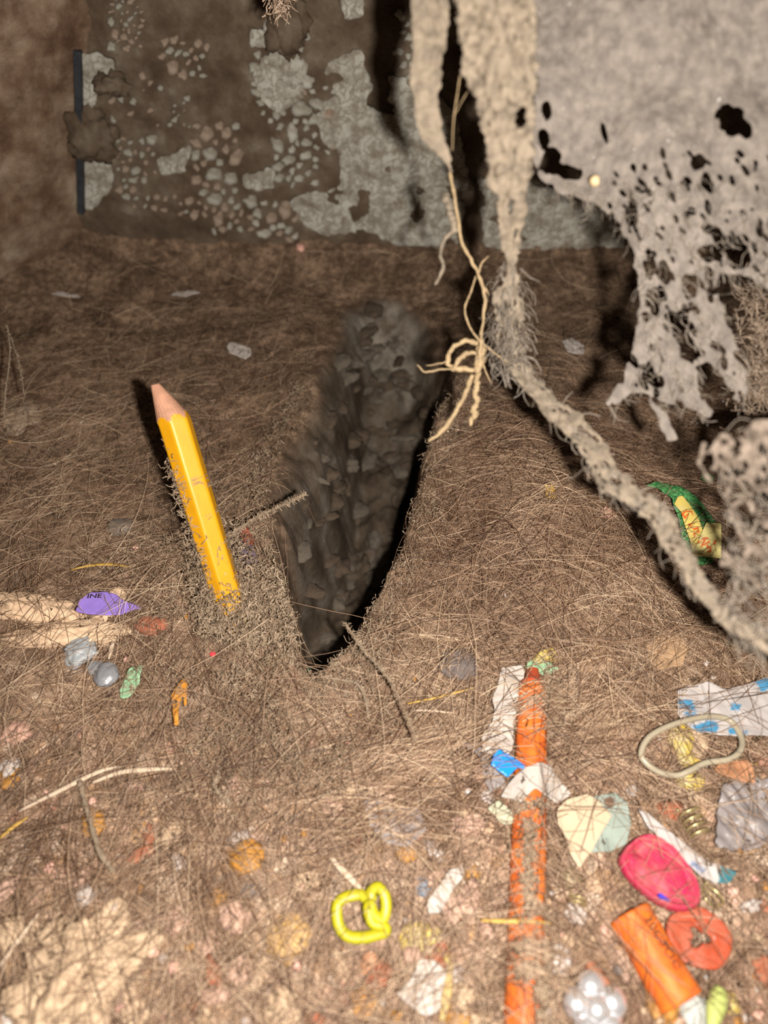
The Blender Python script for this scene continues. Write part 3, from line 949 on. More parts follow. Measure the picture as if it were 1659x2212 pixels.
M_straw = mat('straw', alb((205, 165, 85), .85), .6, .2, .6, .2)
M_stick = mat('pale_stick', alb((225, 200, 175), .75), .7, .15, .6, .2)
M_lg = mat('lime_stick', alb((208, 220, 130), .62), .4, .1, .3, .05, sss=.2)
M_org = mat('dry_orange_leaf', alb((215, 145, 55), .85), .6, .3, .8, .3)
M_gp = mat('grey_blue_clay', alb((168, 172, 176), .85), .45, .15, .4, .25, spec=.5, dust=.04)
M_gp2 = mat('glossy_grey_blob', alb((140, 140, 145), .85), .3, .2, .4, .2, spec=.6, dust=.1)
M_mesh = mat('grey_lint', alb((120, 108, 104), .85), .8, .3, 1.2, .8, 2.0)
M_red = mat('bright_red_bit', alb((240, 70, 80), .9), .5, .1)
M_teal = mat('teal_plastic', alb((20, 150, 115), 1.4), .35, .1)
M_oran = mat('peach_foil', alb((222, 160, 120), .68), .5, .3, .5, .4, dust=.15)
M_pinkb = mat('pale_pink_bit', alb((220, 170, 155), 1.1), .7, .2)
M_clear = mat('dull_clear_chip', alb((190, 180, 175), 1.1), .3, .3, .4, .3)

BL = (.13, .55, 1.0); TL = (.06, .36, .46); PALE_BLUE = (.45, .62, .95)
scrap('paper_strip', [(1085, 1442), (1130, 1436), (1133, 1470), (1122, 1530), (1110, 1560), (1106, 1620), (1092, 1645), (1042, 1622), (1042, 1590), (1062, 1560), (1068, 1530), (1064, 1510), (1078, 1470)], M_wh,
      'long white crumpled paper strip left of the long orange crayon', 'paper', 2.2, .5, 1.0, 5, seed=1)
scrap('plastic_chip', [(1060, 1652), (1066, 1634), (1077, 1619), (1112, 1638), (1136, 1652), (1142, 1662), (1122, 1656), (1114, 1660), (1097, 1678)], M_blue,
      'bright blue curved plastic chip between white papers', 'plastic chip', 5.0, .35, .2, 12, tilt=(-.1, .1), seed=2, jag=.02)
scrap('film_scrap', [(1000, 1607), (1040, 1606), (1075, 1625), (1075, 1650), (1090, 1690), (1060, 1712), (1046, 1690), (1040, 1640)], M_grey,
      'translucent grey film under the blue chip', 'film', 1.6, .15, .8, 5, seed=3)
scrap('paper_scrap', [(1095, 1700), (1120, 1680), (1165, 1664), (1190, 1668), (1208, 1690), (1235, 1715), (1200, 1740), (1150, 1722), (1120, 1745), (1080, 1722)], M_wh,
      'white crumpled paper draped across the long orange crayon', 'paper', 2.0, .25, .9, 6, seed=4, over=(LA, LB, Lr))
scrap('paper_scrap', [(1052, 1745), (1078, 1730), (1096, 1745), (1116, 1765), (1112, 1776), (1092, 1780), (1076, 1770)], M_pgreen,
      'small pale green paper scrap left of the long crayon', 'paper', 1.8, .25, .6, 5, seed=5)
scrap('card_piece', [(1204, 1748), (1225, 1728), (1270, 1714), (1292, 1728), (1322, 1762), (1300, 1800), (1278, 1842), (1252, 1874), (1232, 1846), (1222, 1808), (1206, 1780)], M_cream,
      'cream card shard tapering to a point, over the teal paper', 'card', 2.9, .4, .4, 9, seed=6)
scrap('paper_scrap', [(1278, 1722), (1330, 1710), (1358, 1735), (1366, 1782), (1350, 1825), (1322, 1840), (1272, 1842), (1290, 1790)], M_bg,
      'pale teal paper with a brown spot, behind the cream card', 'paper', 1.8, .2, .5, 7,
      prints=[([(1306, 1726), (1320, 1718), (1330, 1728), (1324, 1742), (1312, 1745), (1305, 1736)], (.45, .22, .17))], seed=7)
scrap('wrapper', [(1462, 1520), (1466, 1492), (1490, 1480), (1530, 1474), (1562, 1490), (1610, 1478), (1650, 1464), (1700, 1458), (1700, 1600), (1650, 1590), (1590, 1590), (1540, 1586), (1505, 1580), (1480, 1560), (1465, 1545)], M_wht,
      'white plastic wrapper printed with blue patches at the edge of the hair', 'wrapper', 2.2, .15, 1.1, 7,
      prints=[([(1464, 1513), (1496, 1510), (1506, 1545), (1490, 1552), (1470, 1530)], BL), ([(1490, 1568), (1535, 1556), (1552, 1562), (1550, 1584), (1510, 1583)], BL),
              ([(1578, 1520), (1600, 1524), (1596, 1536), (1580, 1534)], BL), ([(1630, 1468), (1700, 1455), (1700, 1490), (1645, 1490)], BL),
              ([(1570, 1574), (1590, 1570), (1590, 1588), (1574, 1588)], BL), ([(1600, 1580), (1615, 1578), (1612, 1590), (1602, 1590)], BL)], seed=8)
scrap('paper_strip', [(1382, 1750), (1400, 1754), (1440, 1790), (1480, 1822), (1520, 1855), (1560, 1872), (1592, 1885), (1575, 1910), (1545, 1906), (1510, 1890), (1470, 1850), (1440, 1820), (1400, 1785)], M_wht,
      'white and teal printed strip running behind the pink balloon', 'paper', 3.0, .25, .7, 6,
      prints=[([(1555, 1862), (1600, 1875), (1590, 1915), (1550, 1912)], TL), ([(1500, 1828), (1530, 1850), (1540, 1862), (1500, 1842)], TL), ([(1495, 1858), (1525, 1880), (1518, 1888), (1490, 1868)], PALE_BLUE)], seed=9)
scrap('film_sheet', [(1552, 1700), (1600, 1682), (1700, 1690), (1700, 1800), (1640, 1835), (1580, 1838), (1540, 1825), (1548, 1760)], M_grey,
      'wrinkled grey translucent film below the peach foil', 'film', 2.0, .15, 2.6, 5, seed=10, jag=.5)
scrap('foil_scrap', [(1540, 1658), (1575, 1640), (1612, 1640), (1628, 1660), (1630, 1695), (1600, 1690), (1560, 1680)], M_oran,
      'peach coloured foil scrap right of the clear rubber band', 'foil', 2.3, .2, 1.2, 5, seed=11)
scrap('balloon_scrap', [(162, 1318), (172, 1295), (195, 1279), (222, 1276), (250, 1284), (270, 1300), (300, 1308), (312, 1312), (285, 1318), (262, 1327), (225, 1326), (190, 1325)], M_pur,
      'flat purple rubber scrap with a pointed tail and faint dark print', 'balloon', 3.4, .3, .35, 8, prints=[], seed=12)
scrap('foil_scrap', [(258, 1490), (270, 1465), (280, 1444), (298, 1440), (303, 1434), (310, 1436), (308, 1452), (298, 1478), (282, 1508), (262, 1508)], M_gf,
      'pale green crinkled foil scrap beside the grey blob', 'foil', 2.2, .3, .8, 4, seed=13)
scrap('leaf_bit', [(406, 1468), (396, 1468), (380, 1488), (370, 1502), (373, 1530), (376, 1566), (386, 1566), (386, 1530), (391, 1512), (396, 1500), (397, 1525), (403, 1522), (404, 1490)], M_org,
      'dry orange leaf bit standing among brown hairs', 'leaf', 3.2, .25, .8, 4, seed=14, step=.3, jag=.05)
scrap('paper_scrap', [(922, 1950), (945, 1915), (970, 1880), (998, 1870), (1004, 1892), (975, 1925), (955, 1968), (925, 1975)], M_wh,
      'white paper curl right of the yellow rubber band', 'paper', 2.2, .3, 1.2, 5, seed=15)
scrap('paper_scrap', [(860, 2145), (890, 2110), (905, 2075), (940, 2070), (965, 2110), (962, 2170), (920, 2195), (880, 2170)], M_wh,
      'crumpled white tissue at the bottom, below the yellow band', 'paper', 2.0, .3, 1.6, 5, seed=16)
scrap('film_scrap', [(785, 1735), (815, 1725), (850, 1740), (905, 1745), (922, 1790), (880, 1830), (835, 1822), (800, 1790)], M_grey,
      'blue grey crinkled film half under hair below the hole', 'film', 1.6, .15, 1.2, 5, seed=17)
scrap('tan_paper', [(1165, 1425), (1225, 1405), (1290, 1370), (1330, 1420), (1300, 1450), (1220, 1455), (1180, 1450)], M_tan,
      'torn tan paper on the hair above the orange crayon', 'paper', 1.0, .25, .9, 7, seed=18)
scrap('tan_paper', [(1395, 1395), (1450, 1360), (1490, 1400), (1470, 1440), (1410, 1450)], M_tan,
      'torn tan paper patch near the end of the hanging web rope', 'paper', .9, .25, .9, 7, seed=19)
scrap('green_netting', [(1135, 1440), (1150, 1425), (1185, 1430), (1210, 1445), (1190, 1462), (1150, 1455)], M_gf,
      'green plastic shred behind the tip of the long crayon', 'plastic scrap', 1.2, .15, .8, 3, seed=20)
scrap('yellow_scrap', [(1150, 1428), (1170, 1405), (1200, 1400), (1205, 1425), (1180, 1440)], M_yb,
      'dull yellow film scrap above the crayon tip', 'film', 1.0, .15, .8, 3, seed=21)
scrap('yellow_scrap', [(1178, 1050), (1195, 1044), (1202, 1062), (1198, 1076), (1180, 1074)], M_straw,
      'tiny yellow paper bit on the far side of the right mound', 'paper', 1.5, .2, .5, 3, seed=22, step=.35)
scrap('foil_scrap', [(510, 1170), (535, 1165), (552, 1200), (560, 1235), (545, 1258), (522, 1225)], mat('purple_grey_foil', alb((120, 105, 128), .9), .3, .4, .6, .5),
      'purple grey foil twist right of the pencil at the rim', 'foil', 2.2, .3, 1.0, 4, tilt=(.3, .1), seed=23)
scrap('foil_scrap', [(515, 1145), (535, 1140), (550, 1165), (545, 1178), (525, 1172)], mat('rust_foil', alb((150, 80, 62), .8), .5, .3),
      'rust red scrap above the purple foil at the rim', 'foil', 1.8, .3, .8, 4, seed=24, step=.35)
scrap('clear_chip', [(488, 748), (500, 738), (540, 752), (545, 765), (530, 774), (495, 762)], M_clear, 'dull clear chip on the far dust between pencil and wall', 'plastic chip', 1.6, .4, .3, 5, seed=25)
scrap('sliver', [(368, 636), (380, 630), (420, 627), (432, 630), (400, 640)], M_clear, 'thin pale sliver lying along the far dust ledge', 'plastic chip', 1.4, .3, .3, 5, seed=26, step=.35)
scrap('sliver', [(108, 634), (130, 630), (168, 636), (172, 641), (130, 639)], M_clear, 'faint pale sliver by the left wall', 'plastic chip', 1.4, .3, .3, 5, seed=27, step=.35)
scrap('film_scrap', [(1215, 738), (1235, 730), (1262, 745), (1262, 765), (1225, 762)], M_clear, 'pale film bit on the far floor right of the hanging rope', 'film', 1.4, .2, .6, 4, seed=28)

# green wrapper with two yellow labels
def snack_wrapper():
    pts = [(1388, 1056), (1415, 1050), (1450, 1056), (1470, 1064), (1495, 1075), (1515, 1092), (1530, 1110), (1545, 1125), (1548, 1150), (1545, 1205), (1510, 1212), (1485, 1205), (1478, 1165), (1468, 1120), (1450, 1085), (1420, 1066)]
    o = scrap('snack_wrapper', pts, M_wrap, 'crumpled green wrapper with two yellow labels, behind the web rope', 'wrapper', 5.0, .2, 1.2, 6, seed=30, tilt=(0, .15))
    RD = (.95, .2, .12)
    M_lab2 = mat('pale_yellow_label', alb((238, 224, 150), .95), .6, .1, .3, .1, tint=True)
    def label_piece(poly, pr, dz, sd):
        c = np.array(poly, float).mean(0)
        q = scrap('yellow_label', poly, M_lab2 if dz else M_lab, 'yellow paper label with red writing', None, 6.8 + dz, .15, .2, 9, prints=pr, seed=sd, parent=o, step=.22, jag=.03, tilt=(0, .12))
        return q
    def seg(pts, w):
        out = []
        for (ax, ay), (bx, by) in zip(pts[:-1], pts[1:]):
            dx, dy = bx - ax, by - ay; L_ = math.hypot(dx, dy); nx, ny = -dy / L_ * w, dx / L_ * w
            ex, ey = dx / L_ * w * .6, dy / L_ * w * .6
            out.append(([(ax + nx - ex, ay + ny - ey), (bx + nx + ex, by + ny + ey), (bx - nx + ex, by - ny + ey), (ax - nx - ex, ay - ny - ey)], RD))
        return out
    p1 = [(1462, 1078), (1472, 1076), (1488, 1092), (1508, 1118), (1520, 1145), (1512, 1185), (1500, 1192), (1494, 1165), (1478, 1130), (1470, 1108), (1455, 1092)]
    w1 = seg([(1472, 1113), (1480, 1107), (1492, 1107), (1496, 1116)], 1.8) + seg([(1473, 1113), (1480, 1120), (1486, 1112)], 1.5) + seg([(1488, 1133), (1500, 1131)], 1.4) + seg([(1492, 1136), (1500, 1142), (1508, 1138), (1510, 1146), (1500, 1150), (1503, 1156)], 1.5)
    label_piece(p1, w1, 0, 31)
    p2 = [(1524, 1132), (1556, 1134), (1558, 1165), (1560, 1202), (1496, 1196), (1510, 1165)]
    w2 = seg([(1508, 1172), (1520, 1164), (1530, 1164)], 1.6) + seg([(1516, 1180), (1522, 1166)], 2.0) + seg([(1521, 1176), (1532, 1170)], 1.4) + seg([(1528, 1176), (1530, 1182), (1537, 1180), (1536, 1188), (1528, 1190)], 1.5) + seg([(1542, 1174), (1546, 1168)], 1.8)
    label_piece(p2, w2, 1.2, 32)
snack_wrapper()
scrap('plastic_scrap', [(1514, 1028), (1530, 1020), (1545, 1028), (1540, 1040), (1520, 1040)], M_wrap, 'small dark green scrap above the green wrapper', 'plastic scrap', 1.2, .2, .5, 3, seed=33, step=.35)

# print on the purple scrap
def purple_print():
    o = [x for x in bpy.data.objects if x.name.startswith('balloon_scrap')][0]
    cu = bpy.data.curves.new('letters', 'FONT'); cu.body = 'INE'; cu.size = 2.3
    tmp = bpy.data.objects.new('letters', cu); C.objects.link(tmp); bpy.context.view_layer.update()
    dg = bpy.context.evaluated_depsgraph_get(); me = tmp.evaluated_get(dg).to_mesh()
    vs = [v.co[:] for v in me.vertices]; fs = [list(p.vertices) for p in me.polygons]
    tmp.evaluated_get(dg).to_mesh_clear(); bpy.data.objects.remove(tmp); bpy.data.curves.remove(cu)
    z = o['o'][2] + .55
    A = on_plane(187, 1292, z); B = on_plane(219, 1291, z); d = (B - A) / np.linalg.norm(B - A); n = np.array([-d[1], d[0], 0])
    wd = max(v[0] for v in vs); s = np.linalg.norm(B - A) / wd
    q = mesh_obj('lettering', [A + d * v[0] * s + n * v[1] * .8 for v in vs], fs, M_ink, o, smooth=False, origin=A)
    solid(q, .1, 0)
purple_print()

# ------------------------------------------------------------------ crumbs, beads, sticks
lump('crumb_cluster', 170, 2105, 270, 190, M_crm, 'large cream popcorn-like crumb in the bottom left corner', 'crumb', 1, .55, 5, .42, .3, tall=.35, freq=2.6)
lump('foam_block', 75, 1322, 220, 60, M_crm2, 'long cream crumbly block left of the purple scrap', 'crumb', 2, .3, 4, .4, -.12, tall=.4, freq=2.5)
lump('foam_block', 150, 1375, 300, 55, M_crm2, 'cream crumbly flat piece below the purple scrap', 'crumb', 3, .4, 4, .42, .1, tall=.22, freq=2.5)
lump('foam_block', 255, 1292, 45, 40, M_crm2, 'small cream crumb tucked behind the purple scrap', 'crumb', 4, .3, 3, .3)
lump('foam_block', 230, 1337, 60, 24, M_crm2, 'cream crumb sticking out below the purple scrap', 'crumb', 5, .3, 3, .3)
# twisted grey-blue clay: two lobes and a waist
t = thing('clay_twist', hit(205, 1445), 'twisted pale grey clay with two lobes beside the green foil', 'clay')
lump('lobe', 180, 1422, 66, 52, M_gp, None, None, 6, .4, 4, .0, .5, parent=t, tall=.5, dz=1)
lump('waist', 212, 1452, 46, 28, M_gp2, None, None, 7, .2, 3, .0, -.6, parent=t, tall=.5, dz=1)
lump('lobe', 236, 1470, 52, 46, M_gp2, None, None, 8, .15, 4, .0, 0, parent=t, tall=.55, dz=1)
lump('lint_ball', 992, 1440, 88, 62, M_mesh, 'dark grey lint ball on the hair left of the white strip', 'lint', 9, .2, 4, .3, tall=.45)
lump('amber_crumb', 532, 1855, 78, 62, M_amber, 'amber crumb below a grey cap, left of the yellow band', 'crumb', 10, .2, 4, .3, tall=.5)
lump('grey_pebble', 522, 1815, 62, 30, M_clear, 'pale grey pebble touching the amber crumb', 'pebble', 11, .2, 3, .3)
lump('grey_pebble', 545, 1925, 52, 34, mat('slate_bit', alb((130, 125, 125), .7), .4, .3), 'dark grey pebble below the amber crumb', 'pebble', 12, .25, 3, .3)
lump('amber_crumb', 880, 1846, 52, 32, M_amber, 'small amber crumb above the white paper curl', 'crumb', 13, .2, 3, .3)
lump('amber_crumb', 622, 2030, 92, 80, mat('pale_amber', alb((222, 180, 118), .68), .5, .2, .5, .3, sss=.2), 'pale amber crumb below and left of the yellow band', 'crumb', 14, .25, 4, .35, tall=.4)
lump('yellow_crumb', 920, 2030, 120, 60, M_yb, 'long yellow crumb right of the yellow band', 'crumb', 15, .45, 4, .42, -.4, tall=.3, freq=2.2)
lump('peach_crumb', 800, 2080, 50, 40, M_oran, 'peach crumb with an orange side, under the yellow band', 'crumb', 16, .3, 3, .3)
lump('blue_chip', 915, 1915, 42, 40, mat('dusty_blue', alb((150, 165, 185), .65), .5, .25, .5, .3, dust=.2), 'dusty blue chip beside the white paper curl', 'plastic chip', 17, .2, 3, .3)
lump('yellow_bead', 1466, 1600, 56, 66, M_yb, 'yellow bead inside the clear rubber band', 'bead', 18, .2, 4, .2, tall=.5)
lump('yellow_bead', 1500, 1602, 46, 60, M_crm, 'cream bead inside the clear rubber band', 'bead', 19, .2, 4, .25, tall=.5)
lump('yellow_bead', 1485, 1645, 48, 28, M_yb, 'flat yellow bead at the lower edge of the clear rubber band', 'bead', 20, .2, 3, .25)
lump('yellow_crumb', 1490, 1690, 64, 34, M_yb, 'yellow crumb just below the clear rubber band', 'crumb', 21, .35, 3, .35)
lump('yellow_crumb', 1500, 1722, 36, 28, M_crm, 'cream crumb below the clear rubber band', 'crumb', 22, .3, 3, .3)
lump('amber_crumb', 1430, 2175, 66, 60, M_amber, 'amber crumb right of the silver bead', 'crumb', 23, .25, 4, .35, tall=.45)
lump('yellow_crumb', 1578, 2168, 40, 36, M_yb, 'yellow crumb beside the lime stick', 'crumb', 24, .2, 3, .3)
lump('white_bead', 32, 2190, 50, 80, M_wh, 'white bead in the bottom left corner', 'bead', 25, .1, 4, .25, -.3)
lump('red_bit', 462, 1420, 14, 11, M_red, 'tiny bright red bit on the fluff left of the hole', 'plastic chip', 26, .2, 2, .1, dz=1.2)
lump('rose_crumb', 40, 1585, 60, 44, mat('rose_crumb', alb((215, 170, 150), .75), .8, .3, .6, .4, dust=.2), 'pinkish crumb at the left edge', 'crumb', 27, .35, 4, .3)
lump('grey_pebble', 22, 1668, 56, 52, M_clear, 'pale grey pebble at the left edge', 'pebble', 28, .25, 3, .35)
lump('shiny_crumb', 45, 905, 80, 90, mat('sparkly_lint', alb((165, 145, 125), 1.0), .35, .4, 1.0, .8, spec=.6, dust=.2), 'glittering pale lint clump on the far left dust', 'lint', 29, .35, 4, .45, tall=.25)
lump('grey_pebble', 262, 1142, 55, 40, mat('dull_pebble', alb((120, 108, 98), .9), .7, .25, .6, .4, dust=.2), 'dull grey pebble under hairs left of the pencil', 'pebble', 30, .25, 3, .35)
lump('pink_bit', 650, 545, 20, 26, M_pinkb, 'tiny pale pink bit on the ledge by the back wall', 'crumb', 31, .3, 2, .1, dz=1)
lump('pink_bit', 1308, 1118, 30, 26, M_pinkb, 'small pale pink crumb on the right mound', 'crumb', 32, .3, 3, .15, dz=1)
lump('teal_bit', 665, 1456, 22, 16, M_teal, 'teal plastic bit down in the hole', 'plastic chip', 33, .35, 3, .1, dz=1)
lump('pebble_ring', 1232, 1900, 50, 40, mat('dark_gold', (.22, .17, .10), .4, .3, .6, .3, metal=.3), 'dark gold bit right of the long crayon', 'bead', 34, .3, 3, .3)
lump('peach_crumb', 1345, 2080, 80, 70, mat('beige_crumb', alb((215, 180, 160), .66), .8, .3, .5, .4, dust=.15), 'beige crumb left of the short orange crayon', 'crumb', 35, .35, 4, .4, tall=.3)
lump('peach_crumb', 1090, 1960, 50, 60, mat('rosy_lint', alb((200, 165, 145), .62), .9, .3, .5, .4, dust=.2), 'rosy lint crumb left of the long crayon', 'crumb', 36, .35, 3, .4, tall=.3)
lump('paper_pellet', 1500, 2190, 66, 60, mat('blue_white_pellet', alb((200, 205, 200), .7), .7, .15, .5, .3), 'white paper pellet below the short crayon', 'paper', 37, .3, 4, .3)
lump('grey_pebble', 1330, 2100, 22, 18, M_mesh, 'small dark pebble on the beige crumb', 'pebble', 38, .2, 2, .1, dz=1.4)
lump('rust_crumb', 330, 1352, 70, 40, mat('rust_crumb', alb((175, 105, 80), .8), .9, .3, .6, .4, dust=.3), 'rusty crumb right of the cream pieces', 'crumb', 39, .35, 3, .4)

straw('straw', [(150, 1232), (190, 1222), (235, 1219), (280, 1224)], 7, M_straw, 'dry yellow straw lying above the purple scrap', 'straw', 2.2)
straw('straw', [(1040, 1988), (1090, 1990), (1140, 1990), (1190, 1994)], 8, M_straw, 'short yellow straw across the long orange crayon', 'straw', 5.5, flat=(1, .6))
straw('stick', [(712, 1850), (740, 1880), (765, 1905), (785, 1930)], 13, M_stick, 'white stick ending at the yellow rubber band', 'stick', 2.2)
straw('stick', [(245, 1385), (240, 1402), (235, 1424)], 10, M_stick, 'short cream stick above the green foil', 'stick', 2.2)
straw('stick', [(1556, 2135), (1548, 2170), (1535, 2230)], 34, M_lg, 'lime green stick at the bottom edge', 'stick', 2.5, flat=(1, .9), sides=14)
straw('straw', [(40, 1752), (120, 1712), (210, 1668), (262, 1655)], 9, M_stick, 'long pale straw slanting at the left', 'straw', 2.6)
straw('straw', [(200, 1690), (260, 1668), (320, 1662), (372, 1660)], 10, M_stick, 'pale frayed straw meeting the slanting straw', 'straw', 2.6)
straw('straw', [(0, 1810), (30, 1785), (60, 1765)], 8, M_straw, 'golden straw at the left edge', 'straw', 2.4)
straw('straw', [(0, 2085), (40, 2030), (85, 1970)], 8, M_stick, 'pale straw rising from the left edge by the cream crumb', 'straw', 3.2)
straw('straw', [(890, 1535), (930, 1535), (980, 1540)], 6, M_stick, 'thin white stick below the lint ball', 'stick', 2.4)
straw('straw', [(880, 1520), (950, 1505), (1025, 1485)], 6, M_straw, 'yellow straw under the lint ball', 'straw', 2.0)
straw('straw', [(955, 2205), (965, 2150), (975, 2080)], 18, mat('yellow_straw', alb((225, 195, 130), .66), .5, .15, .5, .2), 'broad yellow straw standing at the bottom beside the tissue', 'straw', 2.2)
straw('straw', [(1500, 1640), (1560, 1650), (1640, 1650)], 7, M_straw, 'yellow straw crossing the clear rubber band', 'straw', 1.6)
# coils
def coil(c, wpx, lpx, turns, rot, m, label):
    h = hit(*c); z = float(samp(Hs, h[0], h[1])) + 2.0; ctr = on_plane(*c, z); sc = np.linalg.norm(ctr - CAM) / FPX
    R = wpx * sc / 2; L_ = lpx * sc
    ax = np.array([math.cos(rot), math.sin(rot), 0]); sd = np.array([-math.sin(rot), math.cos(rot), 0]); up = np.array([0, 0, 1.])
    pts = []
    for i in range(turns * 8 + 1):
        a = i / 8 * 2 * math.pi; s = (i / (turns * 8) - .5) * L_
        pts.append(ctr + ax * s + R * (sd * math.cos(a) + up * math.sin(a)))
    o = tube('wire_coil', pts, R * .16, m, None, sides=6, smooth=3, origin=ctr); tag(o, label, 'spring')
coil((1498, 1775), 38, 52, 4, 1.75, M_brass, 'small brass coil between the printed strip and the grey film')
coil((1537, 1935), 40, 22, 2, .6, M_brass, 'small brass coil right of the pink balloon')
coil((1248, 1945), 30, 16, 2, 1.2, M_brass, 'dull brass coil between the two orange crayons')

# scattered crumbs nobody can tell apart: individuals in groups by colour
crumb_mats = [(M_crm, 'tiny cream crumb lying loose among the hairs', 'cream crumbs', 60), (M_amber, 'tiny amber crumb lying loose among the hairs', 'amber crumbs', 26),
              (M_pinkb, 'tiny pink-white crumb lying loose among the hairs', 'pink-white crumbs', 40), (M_clear, 'tiny grey grain lying loose among the hairs', 'grey grains', 40)]
for mi, (m, lab, grp, num) in enumerate(crumb_mats):
    protos = []
    for i in range(num):
        while True:
            px = random.uniform(0, 1659); py = 2212 - 1450 * random.random() ** 1.6
            g = hit(px, py)
            if samp(SD, g[0], g[1]) < -2 and samp(HT, g[0], g[1]) < samp(H, g[0], g[1]) + 1: break
        sc = np.linalg.norm(g - CAM) / FPX
        r = random.uniform(.25, .8) * (1.3 if py > 1700 else .8)
        if len(protos) < 5:
            o = lump('crumb', px, py, 2 * r / sc, 2 * r / sc, m, lab, 'crumb', 200 + mi * 9 + i, .6, 2, .1, group=grp, tall=.7)
            protos.append(o)
            o['r'] = r
        else:
            p = random.choice(protos); o = p.copy(); C.objects.link(o)
            s = r / p['r']; o.scale = (s, s, s); o.rotation_euler = (0, 0, random.uniform(0, 6.28))
        o.location = (g[0] * MM, g[1] * MM, (float(samp(HT, g[0], g[1])) + random.uniform(.1, .9)) * MM)
        o['o'] = [g[0], g[1], 0]

med = [(mat('pinkish_crumb', alb((226, 185, 165), .7), .85, .3, .6, .5, dust=.12), 'pinkish crumb half buried under the front hair', 'pinkish half-buried crumbs', 26),
       (M_crm, 'cream crumb half buried under the front hair', 'cream half-buried crumbs', 26), (M_amber, 'amber crumb half buried under the front hair', 'amber half-buried crumbs', 12),
       (mat('russet_crumb', alb((190, 115, 85), .7), .85, .3, .6, .5, dust=.2), 'russet crumb half buried under the front hair', 'russet half-buried crumbs', 12),
       (M_clear, 'grey chip half buried under the front hair', 'grey half-buried chips', 10)]
for mi, (m, lab, grp, num) in enumerate(med):
    for i in range(num):
        while True:
            px = random.uniform(-20, 1680); py = 2230 - 560 * random.random() ** 1.3
            if not (1320 < px < 1600 and 1780 < py < 2190) and not (1080 < px < 1200) and not (700 < px < 850 and 1900 < py < 2050): break
        lump('crumb', px, py, random.uniform(24, 78), random.uniform(18, 56), m, lab, 'crumb', 400 + mi * 40 + i, .5, 3, .3, random.uniform(0, 3), group=grp, tall=.35, freq=2.0, dz=.5)

# clods of earth lying in the hole
M_clod = [mat('dark_clod', (.088, .063, .044), .95, .4, .5, .8, 1.2), mat('grey_clod', (.125, .102, .08), .95, .4, .5, .8, 1.2)]
cn = 0
while cn < 75:
    px, py = random.uniform(570, 980), random.uniform(650, 1450)
    g = hit(px, py)
    if samp(SD, g[0], g[1]) < 5 or g[1] > 262: continue
    lump('earth_clod', px, py, random.uniform(16, 62), random.uniform(16, 55), M_clod[random.random() < .35], None, None, 600 + cn, .45, 3, .5, random.uniform(0, 3), tall=.4, parent=floor, freq=1.3); cn += 1

# ------------------------------------------------------------------ cobwebs
M_web = mat('dusty_web', (.175, .148, .128), .75, .3, .45, .5, 2.2, col2=(.105, .089, .079), spec=.4)
M_rope = mat('dusty_web_rope', (.215, .172, .128), .85, .25, .5, .5, 2.2, col2=(.13, .105, .08), spec=.3)
M_net = mat('brownish_web_net', (.19, .15, .122), .8, .3, .5, .5, 2.2, col2=(.115, .09, .072), spec=.2)
M_fib = strand_mat('web_fibre', [(0, (.15, .12, .095)), (.5, (.21, .175, .14)), (1, (.28, .24, .205))], .6, .3)
M_gold = mat('golden_root', (.34, .245, .14), .7, .3, .8, .5, 2.0)

def web_piece(name, F, xs, ys, depth, relief, m, label, cat='cobweb', seed=0, thick=.35):
    uv, faces = field_sheet(F, xs, ys)
    z = depth(uv[:, 0], uv[:, 1]) + relief * (fbm(uv[:, 0] / 26, uv[:, 1] / 40, seed, 4) + .5 * fbm(uv[:, 0] / 8, uv[:, 1] / 14, seed + 4, 2))
    V = np.array([at_depth(u, v, zz) for (u, v), zz in zip(uv, z)])
    o = mesh_obj(name, V, [f[::-1] for f in faces], m, None, origin=V.mean(0))
    solid(o, thick, 1)
    return tag(o, label, cat)

# big sheet on the right
xs = np.arange(960, 1745, 5.0); ys = np.arange(-260, 1010, 5.0); X, Y = np.meshgrid(xs, ys)
sheetA = [(1010, -300), (1040, 100), (1100, 240), (1150, 345), (1165, 392), (1215, 418), (1285, 438), (1330, 478), (1365, 540), (1382, 620), (1377, 700), (1362, 770), (1338, 830), (1308, 872), (1316, 884),
          (1365, 850), (1398, 855), (1416, 885), (1440, 955), (1464, 948), (1446, 905), (1432, 870), (1470, 880), (1530, 898), (1540, 888), (1508, 822), (1500, 790), (1530, 780), (1562, 815), (1585, 860), (1605, 868), (1622, 830),
          (1592, 745), (1562, 685), (1545, 610), (1560, 592), (1622, 600), (1680, 640), (1760, 640), (1760, -300)]
FA = sdpoly(X, Y, sheetA) + 9 * fbm(X / 22, Y / 22, 301, 4)
def cut(F, cx, cy, a, b, rot):
    c, s = math.cos(rot), math.sin(rot)
    u = ((X - cx) * c + (Y - cy) * s) / a; v = (-(X - cx) * s + (Y - cy) * c) / b
    wob = 1 + .28 * fbm(X / 14, Y / 14, int(cx) % 97, 2)
    np.minimum(F, (np.hypot(u, v) - wob) * min(a, b), out=F)
